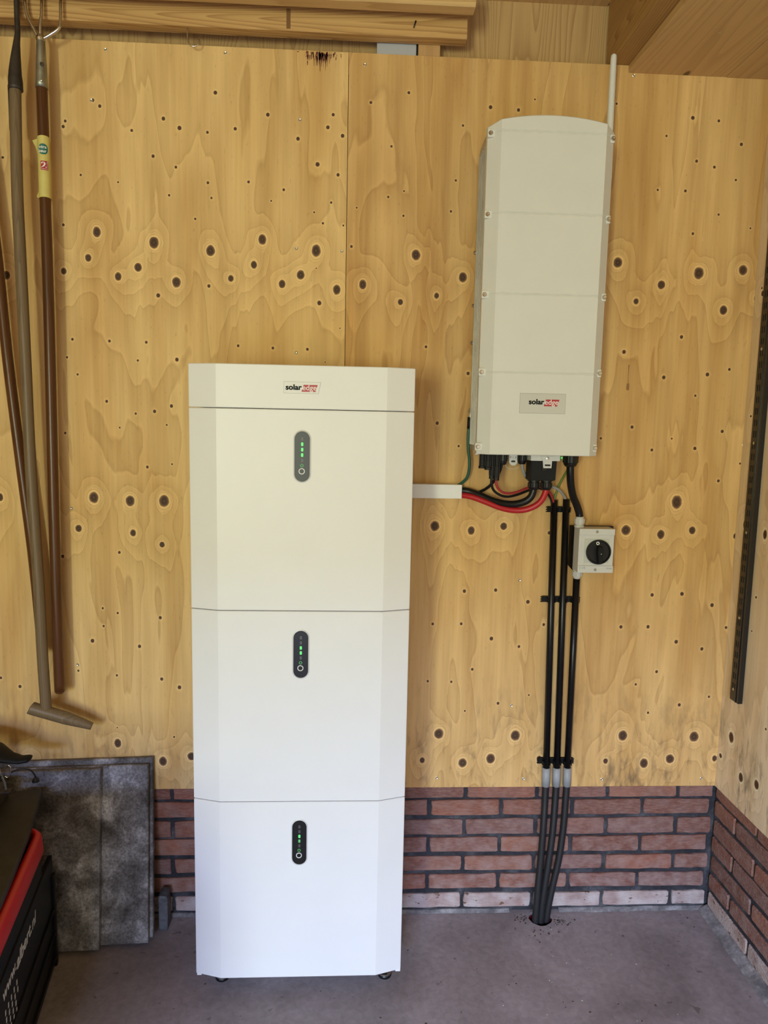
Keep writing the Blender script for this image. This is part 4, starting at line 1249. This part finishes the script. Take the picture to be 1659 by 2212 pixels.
t = thing('garden_fork', 'steel tined cultivator on a brown handle with a yellow paper label', 'garden tool', (-0.6240, -0.058, 0.745), 'long tools hanging at the left')
hb = curve_handle('handle', [(-0.6083, -0.0600, 2.3560), (-0.6085, -0.0600, 2.3200), (-0.6090, -0.0590, 2.2200), (-0.6105, -0.0585, 2.0600), (-0.6110, -0.0580, 1.9300), (-0.6125, -0.0575, 1.7400), (-0.6155, -0.0570, 1.5000), (-0.6190, -0.0570, 1.1900), (-0.6210, -0.0570, 0.8700), (-0.6205, -0.0570, 0.7440)], 0.0140, 0.0142, 'handle_red', t)
lathe('handle_end', (-0.6205, -0.0570, 0.7450), (0, 0, -1), [(0, 0.0141), (0.004, 0.0136), (0.008, 0.0105), (0.0095, 0.004)], 'handle_red', hb, 16)
sk = tube('socket', [(-0.6065, -0.0600, 2.4700), (-0.6070, -0.0600, 2.4300), (-0.6085, -0.0600, 2.3480)], [0.0100, 0.0118, 0.0158], 'dull_steel', t, 16, 6)
lathe('rivet', (-0.6010, -0.0730, 2.4010), (0.1, -1, 0), [(0, 0.0050), (0.0012, 0.0046), (0.0016, 0.002)], 'iron', sk, 10)
lathe('rivet', (-0.6030, -0.0740, 2.3620), (0.1, -1, 0), [(0, 0.0026), (0.0018, 0.0022), (0.0022, 0.001)], 'steel', sk, 10)
for pts in ([(-0.6100, -0.060, 2.4640), (-0.6230, -0.062, 2.4900), (-0.6370, -0.063, 2.5200), (-0.6410, -0.062, 2.5600), (-0.6400, -0.050, 2.6150), (-0.6390, -0.020, 2.6230)],
            [(-0.6065, -0.062, 2.4660), (-0.6050, -0.064, 2.4950), (-0.6010, -0.063, 2.5240), (-0.6000, -0.060, 2.5650), (-0.6000, -0.048, 2.6150), (-0.6000, -0.020, 2.6230)],
            [(-0.6000, -0.062, 2.4660), (-0.5800, -0.064, 2.4760), (-0.5600, -0.065, 2.4900), (-0.5545, -0.064, 2.5080), (-0.5530, -0.062, 2.5600), (-0.5530, -0.050, 2.6150), (-0.5530, -0.020, 2.6230)]):
    tube('tine', pts, [0.0042, 0.0042, 0.0040, 0.0038, 0.0036, 0.0028], 'steel', t, 10, 6)
lathe('tine_weld', (-0.6065, -0.0600, 2.4610), (0, 0, 1), [(0, 0.0112), (0.006, 0.0122), (0.012, 0.0100), (0.016, 0.0050)], 'steel', t, 14)
# yellow label wrapped round the handle
def handle_c(z):
    z_ = [2.3200, 2.2200, 2.0600, 1.9300]
    x_ = [-0.6085, -0.6090, -0.6105, -0.6110]
    y_ = [-0.0600, -0.0590, -0.0585, -0.0580]
    for k in range(3):
        if z <= z_[k] and z >= z_[k+1]:
            s_ = (z_[k]-z)/(z_[k]-z_[k+1])
            return x_[k]+(x_[k+1]-x_[k])*s_, y_[k]+(y_[k+1]-y_[k])*s_
    return x_[0], y_[0]
def wrap(name, pts2, mat, parent, lift):
    """(s, z) outline points wrapped round the handle; s is arc length from the middle of the front"""
    bm = bmesh.new()
    vs_ = []
    for s_, z in pts2:
        cx, cy = handle_c(z)
        a = s_/0.0142 - PI/2
        vs_.append(bm.verts.new((cx+(0.0142+lift)*math.cos(a), cy+(0.0142+lift)*math.sin(a), z)))
    bm.faces.new(vs_)
    return finish(bm, name, mat, parent)
bm = bmesh.new()
ZL0, ZL1 = 2.0770, 2.2280
pr = None
for i in range(9):
    z = ZL0 + (ZL1-ZL0)*i/8
    cx, cy = handle_c(z)
    ring = []
    for k in range(20):
        a = 2*PI*k/20
        dz = 0.0025*math.cos(a+1.2) if i in (0, 8) else 0
        ring.append(bm.verts.new((cx+0.0150*math.cos(a), cy+0.0150*math.sin(a), z+dz)))
    if pr:
        for k in range(20):
            bm.faces.new((pr[k], pr[(k+1) % 20], ring[(k+1) % 20], ring[k]))
    pr = ring
lb = finish(bm, 'paper_label', 'yellow', t, smooth=True)
bm = bmesh.new()
cx, cy = handle_c(2.20)
v = [bm.verts.new(p) for p in ((cx-0.0148, cy, 2.2270), (cx-0.0300, cy+0.004, 2.2230), (cx-0.0225, cy+0.004, 2.2070), (cx-0.0152, cy, 2.1850))]
bm.faces.new(v)
finish(bm, 'torn_corner', 'yellow', lb)
bm = bmesh.new()
v = [bm.verts.new(p) for p in ((cx-0.0165, cy, 2.0990), (cx-0.0235, cy+0.004, 2.0850), (cx-0.0225, cy+0.004, 2.0820), (cx-0.0160, cy, 2.0790))]
bm.faces.new(v)
finish(bm, 'torn_corner', 'yellow', lb)
def wrap_strip(name, s0, s1, z0, z1, mat, parent, lift, rounding=0.0):
    bm = bmesh.new()
    n = 10
    pr = None
    for k in range(n+1):
        q = k/n
        s_ = s0+(s1-s0)*q
        e = rounding*(1-math.sqrt(max(0, 1-(2*q-1)**2)))
        a = s_/0.0152 - PI/2
        row = []
        for z in (z0+e, (z0+z1)/2, z1-e):
            cx, cy = handle_c(z)
            row.append(bm.verts.new((cx+(0.0152+lift)*math.cos(a), cy+(0.0152+lift)*math.sin(a), z)))
        if pr:
            for j in range(2):
                bm.faces.new((pr[j], row[j], row[j+1], pr[j+1]))
        pr = row
    return finish(bm, name, mat, parent, smooth=True)
def wrap_text(s, size, s0, z, mat, parent, width, lift, bold=0.0):
    o = lettering('label_print', s, size, mat, parent, Matrix.Identity(4), width, bold, depth=0.0)
    for vt in o.data.vertices:
        zz = z + vt.co.y
        cx, cy = handle_c(zz)
        a = (s0+vt.co.x)/0.0152 - PI/2
        vt.co = Vector((cx+(0.0152+lift)*math.cos(a), cy+(0.0152+lift)*math.sin(a), zz))
    o.data.update()
wrap_strip('label_print', -0.0085, 0.0160, 2.1840, 2.2090, 'white_ink', lb, 0.0002, 0.0080)
wrap_strip('label_print', -0.0080, 0.0155, 2.1835, 2.2100, 'teal', lb, 0.0004, 0.0095)
wrap_text('ntra', 0.0105, -0.0055, 2.1985, 'white_ink', lb, 0.0175, 0.0008, 0.0002)
wrap_text('keur', 0.0105, -0.0065, 2.1885, 'white_ink', lb, 0.0185, 0.0008, 0.0002)
wrap_strip('label_print', -0.0030, 0.0150, 2.1455, 2.1680, 'red_ink', lb, 0.0004, 0.0)
wrap_text('2', 0.0195, -0.0015, 2.1515, 'white_ink', lb, 0.0115, 0.0008, 0.0005)
wrap_text('GARANTIE', 0.0036, -0.0015, 2.1470, 'white_ink', lb, 0.0150, 0.0008)
for k, ch in enumerate('JAAR'):
    wrap_text(ch, 0.0046, 0.0110, 2.1640-0.0042*k, 'white_ink', lb, 0.0026, 0.0008)

t = thing('spade', 'dark iron socketed spade with a long grey handle ending in a wooden T grip', 'garden tool', (-0.644, -0.088, 0.64), 'long tools hanging at the left')
curve_handle('handle', [(-0.6640, -0.0800, 2.3700), (-0.6660, -0.0830, 2.3000), (-0.6690, -0.0860, 2.0850), (-0.6670, -0.0880, 1.9300), (-0.6640, -0.0900, 1.6750), (-0.6615, -0.0910, 1.3850), (-0.6530, -0.0910, 1.0700), (-0.6510, -0.0900, 0.8750), (-0.6480, -0.0890, 0.7450), (-0.6470, -0.0885, 0.7000)], 0.0140, 0.0148, 'handle_grey', t)
bm = bmesh.new()
add_tube(bm, smooth_path([(-0.6640, -0.0820, 2.3320), (-0.6650, -0.0790, 2.3800), (-0.6620, -0.0720, 2.4450), (-0.6600, -0.0680, 2.4750), (-0.6610, -0.0650, 2.5200), (-0.6610, -0.0580, 2.6050), (-0.6610, -0.0200, 2.6160)], 6), [0.0172]*4 + [0.0165, 0.0155, 0.0150, 0.0140, 0.0130, 0.0118, 0.0105, 0.0095, 0.0085, 0.0080, 0.0076, 0.0074, 0.0072] + [0.0066]*20, 14)
finish(bm, 'iron_socket', 'iron', t)
box('socket_strap', -0.6835, -0.6790, -0.0850, -0.0650, 2.2350, 2.3450, 'iron', t, 0.0015, 1)
gp = smooth_path([(-0.6880, -0.0960, 0.7100), (-0.6800, -0.0950, 0.7060), (-0.6470, -0.0900, 0.6930), (-0.6000, -0.0820, 0.6740), (-0.5600, -0.0750, 0.6570), (-0.5290, -0.0700, 0.6430)], 6)
gr = []
for k in range(len(gp)):
    q = k/(len(gp)-1)
    gr.append(0.0172*min(1.0, 0.42+q*9) if q < 0.07 else (0.0178 if q < 0.62 else 0.0178-0.0075*(q-0.62)/0.38))
bm = bmesh.new()
add_tube(bm, gp, gr, 18)
finish(bm, 't_grip', 'handle_grey', t)

t = thing('broom_handle', 'slanting dark red brown pole at the left edge, passing behind the grey handle', 'garden tool', (-0.660, -0.05, 0.86), 'long tools hanging at the left')
curve_handle('handle', [(-0.8000, -0.0560, 2.5150), (-0.7650, -0.0560, 2.2000), (-0.7420, -0.0560, 1.9400), (-0.7310, -0.0550, 1.7550), (-0.7230, -0.0550, 1.6350), (-0.7030, -0.0540, 1.3880), (-0.6860, -0.0530, 1.1980), (-0.6770, -0.0520, 1.0680), (-0.6660, -0.0500, 0.8500)], 0.0140, 0.0138, 'handle_red', t)
lathe('top_ferrule', (-0.8000, -0.0560, 2.4950), (-0.11, 0, 1), [(0, 0.0155), (0.05, 0.0150), (0.054, 0.010)], 'iron', t, 14)
tube('hanging_loop', [(-0.8060, -0.056, 2.5450), (-0.8075, -0.060, 2.5900), (-0.8080, -0.048, 2.6160), (-0.8080, -0.030, 2.6080)], 0.0025, 'iron', t, 8)

# ---------------------------------------------------------------- paving slabs leaning on the wall
def slab(label, xr, w, yb, yt, h, th, seed, lean=0.028):
    rnd = random.Random(seed)
    bm = bmesh.new()
    n = 12
    out = []
    per = [(0, 0), (w, 0), (w, h), (0, h)]
    for (ax, az), (bx, bz) in zip(per, per[1:]+per[:1]):
        for k in range(n):
            q = k/n
            j = 0.0012 if 0 < k else 0.004
            out.append((ax+(bx-ax)*q + rnd.uniform(-j, j)*0.5, az+(bz-az)*q + rnd.uniform(-j, j)*0.4))
    rings = []
    for y, ins in ((0.0, 0.0030), (0.0028, 0.0), (th-0.002, 0.0), (th, 0.002)):
        ring = []
        for x, z in out:
            ring.append(bm.verts.new((x + (ins if x < w/2 else -ins), y, max(0, z + (ins if z < h/2 else -ins)))))
        rings.append(ring)
    m = len(out)
    for a, b_ in zip(rings, rings[1:]):
        for k in range(m):
            bm.faces.new((a[k], a[(k+1) % m], b_[(k+1) % m], b_[k]))
    bm.faces.new(rings[0])
    bm.faces.new(rings[-1][::-1])
    ang = math.asin((yt-yb)/h)
    mt = Matrix.Translation((xr, yb, 0.001)) @ Matrix.Rotation(-ang, 4, 'X') @ Matrix.Rotation(-lean, 4, 'Y') @ Matrix.Translation((-w, 0, 0))
    bmesh.ops.transform(bm, matrix=mt, verts=bm.verts)
    zmin = min(v.co.z for v in bm.verts)
    bmesh.ops.translate(bm, vec=(0, 0, -zmin), verts=bm.verts)
    o = finish(bm, 'paving_slab', 'slab')
    return tag(o, label, 'slab', 'concrete slabs leaning on the wall')
slab('front grey concrete slab, leaning leftmost and half in shadow', -0.4985, 0.50, -0.1585, -0.0660, 0.5045, 0.0215, 1)
slab('middle grey concrete slab with a mottled face, between the other two leaning slabs', -0.3680, 0.50, -0.1345, -0.0420, 0.5060, 0.0215, 2)
slab('rearmost concrete slab against the wall, only its top and right edges showing', -0.3600, 0.50, -0.1105, -0.0190, 0.5160, 0.0185, 3)

# small dark stone block beside the slabs
bm = bmesh.new()
bbox(bm, -0.3560, -0.3300, -0.0620, -0.0150, 0.0, 0.1120, 0.006, 3)
rnd = random.Random(4)
for v in bm.verts:
    if v.co.z > 0.02:
        v.co += Vector((rnd.uniform(-1, 1), rnd.uniform(-1, 1), rnd.uniform(-1, 1)))*0.0012
tag(finish(bm, 'stone_block', 'stone'), 'small dark grey stone block on the floor right of the leaning slabs', 'stone')

# ---------------------------------------------------------------- black crate and the clutter on it
CA = math.radians(9.5)
CM = Matrix.Translation((-0.610, -0.176, 0.0)) @ Matrix.Rotation(-(PI/2-CA), 4, 'Z')
# crate frame: +x runs from the far right corner towards the room, +y points right (outwards), z up
CL, CW, CHh = 0.62, 0.36, 0.400
ct = thing('storage_crate', 'black plastic crate with a red rim and white web address on its side', 'crate', (-0.73, -0.48, 0.0))
def crate_box(name, x0, x1, y0, y1, z0, z1, mat, parent, bev=0.0, seg=2):
    return box(name, x0, x1, y0, y1, z0, z1, mat, parent, bev, seg, CM)
for nm, a in (('side_wall', (0.0, CL, -0.012, 0.0, 0.0, 0.320)), ('side_wall', (0.0, CL, -CW, -CW+0.012, 0.0, 0.320)), ('end_wall', (0.0, 0.012, -CW+0.012, -0.012, 0.0, 0.270)), ('end_wall', (CL-0.012, CL, -CW+0.012, -0.012, 0.0, 0.320)), ('upper_tray', (0.095, CL-0.004, -CW+0.004, -0.004, 0.320, CHh)), ('bottom', (0.012, CL-0.012, -CW+0.012, -0.012, 0.0, 0.014))):
    crate_box(nm, *a, 'crate', ct, 0.003, 2)
for z in (0.030, 0.100, 0.170):
    crate_box('moulded_rib', 0.01, CL-0.01, -0.002, 0.006, z-0.004, z+0.004, 'crate', ct, 0.0015, 1)
for x in (0.012, CL-0.012):
    crate_box('corner_post', x-0.010, x+0.010, -0.004, 0.007, 0.0, 0.270 if x < 0.1 else 0.320, 'crate', ct, 0.002, 1)
# red rim: rounded rectangle band flaring outwards
bm = bmesh.new()
def rim_ring(off, z, r):
    pts = []
    x0, x1, y0, y1 = 0.090-off, CL+off, -CW-off, off
    for cx, cy, a0 in ((x1-r, y1-r, 0), (x0+r, y1-r, PI/2), (x0+r, y0+r, PI), (x1-r, y0+r, 1.5*PI)):
        for k in range(7):
            a = a0+PI/2*k/6
            pts.append(bm.verts.new(CM @ Vector((cx+r*math.cos(a), cy+r*math.sin(a), z))))
    return pts
rr = [rim_ring(0.003, CHh-0.004, 0.04), rim_ring(0.007, CHh-0.002, 0.045), rim_ring(0.009, CHh+0.006, 0.046), rim_ring(0.006, CHh+0.046, 0.044), rim_ring(0.000, CHh+0.055, 0.04), rim_ring(-0.012, CHh+0.054, 0.03), rim_ring(-0.013, CHh-0.004, 0.03)]
for a, b_ in zip(rr, rr[1:]+rr[:1]):
    n = len(a)
    for k in range(n):
        bm.faces.new((a[k], a[(k+1) % n], b_[(k+1) % n], b_[k]))
finish(bm, 'rim', 'crate_rim', ct, smooth=True)
# lettering runs from the near end to the far end of the side
def side_text(s, size, u, z, mat, width, bold=0.0, shear=0.0):
    f = CM @ Matrix.Translation((u, 0.0006, z)) @ Matrix.Rotation(PI, 4, 'Z') @ Matrix.Rotation(PI/2, 4, 'X')
    return lettering('side_print', s, size, mat, ct, f, width, bold, shear)
side_text('www.', 0.040, 0.464, 0.270, 'pale_ink', 0.100, 0.0003, 0.12)
side_text('albert.', 0.046, 0.358, 0.262, 'pale_ink', 0.128, 0.0006, 0.15)
side_text('nl', 0.044, 0.222, 0.260, 'pale_ink', 0.034, 0.0, 0.15)
bm = bmesh.new()
for i in range(5):
    for j in range(4):
        u, z = 0.452-0.022*i - 0.004*j, 0.236 - 0.020*j
        if i == 4 and j > 1:
            continue
        bbox(bm, u-0.0028, u+0.0028, 0.0002, 0.0008, z-0.0060, z+0.0060)
bmesh.ops.transform(bm, matrix=CM, verts=bm.verts)
finish(bm, 'side_print', 'pale_ink', ct)
# dusty lid lying across the crate
bm = bmesh.new()
out = [(-0.690, -0.108), (-0.660, -0.102), (-0.652, -0.125), (-0.630, -0.215), (-0.603, -0.318), (-0.565, -0.500), (-0.548, -0.590), (-0.512, -0.800), (-0.860, -0.840), (-0.800, -0.330), (-0.735, -0.135), (-0.716, -0.112)]
ra_ = [[bm.verts.new((x+((-0.72-x)*0.02 if q else 0), y+((-0.45-y)*0.02 if q else 0), z)) for x, y in out] for z, q in ((0.4565, 1), (0.4600, 0), (0.4720, 0), (0.4760, 1))]
for a, b_ in zip(ra_, ra_[1:]):
    for k in range(len(out)):
        bm.faces.new((a[k], a[(k+1) % len(out)], b_[(k+1) % len(out)], b_[k]))
bm.faces.new(ra_[0])
bm.faces.new(ra_[-1][::-1])
tag(finish(bm, 'crate_lid', 'lid'), 'dusty dark grey plastic lid lying across the red rimmed crate', 'lid')
bx_ = tag(box('flat_box', -1.02, -0.7300, -0.4600, -0.1500, 0.4765, 0.5200, 'card', None, 0.003, 2), 'flat dark brown box lying on the grey lid at the left edge', 'box')
sb = thing('added_shade_box', 'large dark box added on the floor out of view at the left to cast shade, nearer than the crate', 'box', (-0.905, -1.34, 0.0))  # unseen box, added to throw shade on the left floor and the slabs
box('body', -1.33, -0.48, -1.78, -0.90, 0.0, 0.640, 'black_matt', sb, 0.012, 2)
box('lid', -1.35, -0.46, -1.80, -0.88, 0.6405, 0.700, 'black_matt', sb, 0.014, 2)
for y in (-1.62, -1.34, -1.06):
    box('moulded_rib', -0.4805, -0.4700, y-0.02, y+0.02, 0.03, 0.60, 'black_matt', sb, 0.004, 1)
tube('handle', [(-0.480, -1.43, 0.500), (-0.455, -1.42, 0.500), (-0.450, -1.34, 0.500), (-0.455, -1.26, 0.500), (-0.480, -1.25, 0.500)], 0.009, 'black', sb, 10, 5)
# saddle shaped black thing with its bright clip
t = thing('bicycle_saddle', 'black saddle shaped object with a flat tongue and a bright metal clip', 'saddle', (-0.80, -0.19, 0.5200))
bm = bmesh.new()
secs = [(-0.935, 0.640, 0.060, 0.020), (-0.86, 0.648, 0.066, 0.022), (-0.79, 0.640, 0.060, 0.022), (-0.735, 0.628, 0.044, 0.018), (-0.700, 0.613, 0.026, 0.011), (-0.672, 0.607, 0.020, 0.0085), (-0.652, 0.610, 0.018, 0.0080), (-0.6465, 0.611, 0.014, 0.0055)]
pr = None
for x, z, wy, hz in secs:
    ring = [bm.verts.new((x, -0.20+wy*math.cos(2*PI*k/16), z+hz*math.sin(2*PI*k/16))) for k in range(16)]
    if pr:
        for k in range(16):
            bm.faces.new((pr[k], pr[(k+1) % 16], ring[(k+1) % 16], ring[k]))
    else:
        bm.faces.new(ring)
    pr = ring
bm.faces.new(pr[::-1])
finish(bm, 'shell', 'black_matt', t, smooth=True)
lathe('post', (-0.80, -0.19, 0.5205), (0, 0, 1), [(0, 0.016), (0.10, 0.014)], 'black', t, 14)
tube('clip_rod', [(-0.7290, -0.212, 0.630), (-0.7240, -0.216, 0.612), (-0.7210, -0.216, 0.590), (-0.7180, -0.214, 0.566)], 0.0026, 'steel', t, 8)
tube('clip_loop', [(-0.7130, -0.205, 0.564), (-0.7085, -0.205, 0.588), (-0.7030, -0.205, 0.594), (-0.6975, -0.205, 0.588), (-0.6990, -0.205, 0.566), (-0.7060, -0.205, 0.560), (-0.7130, -0.205, 0.564)], 0.0018, 'steel', t, 8)
box('clip_plate', -0.7260, -0.6980, -0.216, -0.192, 0.5200, 0.5235, 'iron', t, 0.0008, 1)
tube('clip_stem', [(-0.7180, -0.212, 0.568), (-0.7140, -0.206, 0.545), (-0.7120, -0.203, 0.5230)], 0.0030, 'dull_steel', t, 8)
tube('cable_bow', [(-0.7000, -0.200, 0.5700), (-0.6850, -0.200, 0.5780), (-0.6670, -0.198, 0.5800), (-0.6500, -0.194, 0.5740), (-0.6420, -0.190, 0.5600), (-0.6410, -0.186, 0.5480)], 0.0020, 'black', t, 8)
lathe('cable_plug', (-0.6410, -0.186, 0.5500), (0, 0, -1), [(0, 0.0045), (0.006, 0.0090), (0.012, 0.0095)], 'black', t, 12)

# ---------------------------------------------------------------- slotted upright on the right wall
t = thing('shelf_upright', 'long black slotted shelf upright screwed to the right hand wall', 'rail', (XR, -0.095, 0.725))
bm = bmesh.new()
Y0, Y1, XF = -0.0680, -0.1120, XR-0.0140
bbox(bm, XF, XF+0.0016, Y1, Y0, 0.7260, 2.4600)
bbox(bm, XF+0.0016, XR-0.0003, Y0-0.0016, Y0, 0.7260, 2.4600)
bbox(bm, XF+0.0016, XR-0.0003, Y1, Y1+0.0016, 0.7260, 2.4600)
finish(bm, 'channel', 'rail', t)
bm = bmesh.new()
k = 0
z = 0.760
while z < 2.44:
    for y in (-0.0790, -0.0890):
        bbox(bm, XF-0.0004, XF+0.0002, y-0.0017, y+0.0017, z, z+0.018)
    z += 0.032
sl = finish(bm, 'slot', 'earth', t)
sl['kind'] = 'stuff'
bm = bmesh.new()
bbox(bm, XF-0.0022, XF+0.0006, -0.1020, -0.0985, 0.7260, 2.4600, 0.0008, 1)
finish(bm, 'edge_bead', 'rail', t)
for z in (0.760, 0.975, 1.225, 1.480, 1.74, 2.0):
    o = bpy.data.objects.new('screw_head', SCREW)
    COL.objects.link(o)
    attach(o, t)
    o.location = (XF-0.0006, -0.0840, z)
    o.rotation_euler = (0, 0, -PI/2)

# ---------------------------------------------------------------- crumbs and chips on the floor
def litter(name, label, cat, mat, spots, smin, smax, seed):
    rnd = random.Random(seed)
    bm = bmesh.new()
    for x, y, sp, cnt in spots:
        for _ in range(cnt):
            px, py = x+rnd.gauss(0, sp), y+rnd.gauss(0, sp*0.6)
            if py > -0.012 or px > XR-0.03 or math.hypot(px-HX, (py-HY)/0.9) < HR+0.006:
                continue
            s = rnd.uniform(smin, smax)
            a = rnd.uniform(0, PI)
            q = [(math.cos(a+w)*s*rnd.uniform(0.5, 1.3), math.sin(a+w)*s*rnd.uniform(0.4, 0.9)) for w in (0, 1.5, 3.0, 4.6)]
            b_ = [bm.verts.new((px+u, py+v, 0.0002)) for u, v in q]
            c = bm.verts.new((px, py, s*rnd.uniform(0.3, 0.7)))
            for k in range(4):
                bm.faces.new((b_[k], b_[(k+1) % 4], c))
    o = finish(bm, name, mat)
    o['kind'] = 'stuff'
    return tag(o, label, cat)
litter('soil_crumbs', 'dark soil crumbs scattered on the concrete round the duct hole', 'dirt', 'crumb', [(0.755, -0.03, 0.018, 40), (0.862, -0.05, 0.016, 34), (0.80, -0.088, 0.03, 22), (0.3, -0.45, 0.45, 30), (0.9, -0.40, 0.35, 40), (0.1, -0.5, 0.3, 16)], 0.0012, 0.0042, 11)
litter('white_chips', 'tiny white chips sprinkled on the right part of the floor', 'dirt', 'chip', [(0.870, -0.035, 0.012, 7), (0.85, -0.075, 0.02, 6), (0.95, -0.3, 0.28, 34)], 0.0008, 0.0024, 12)
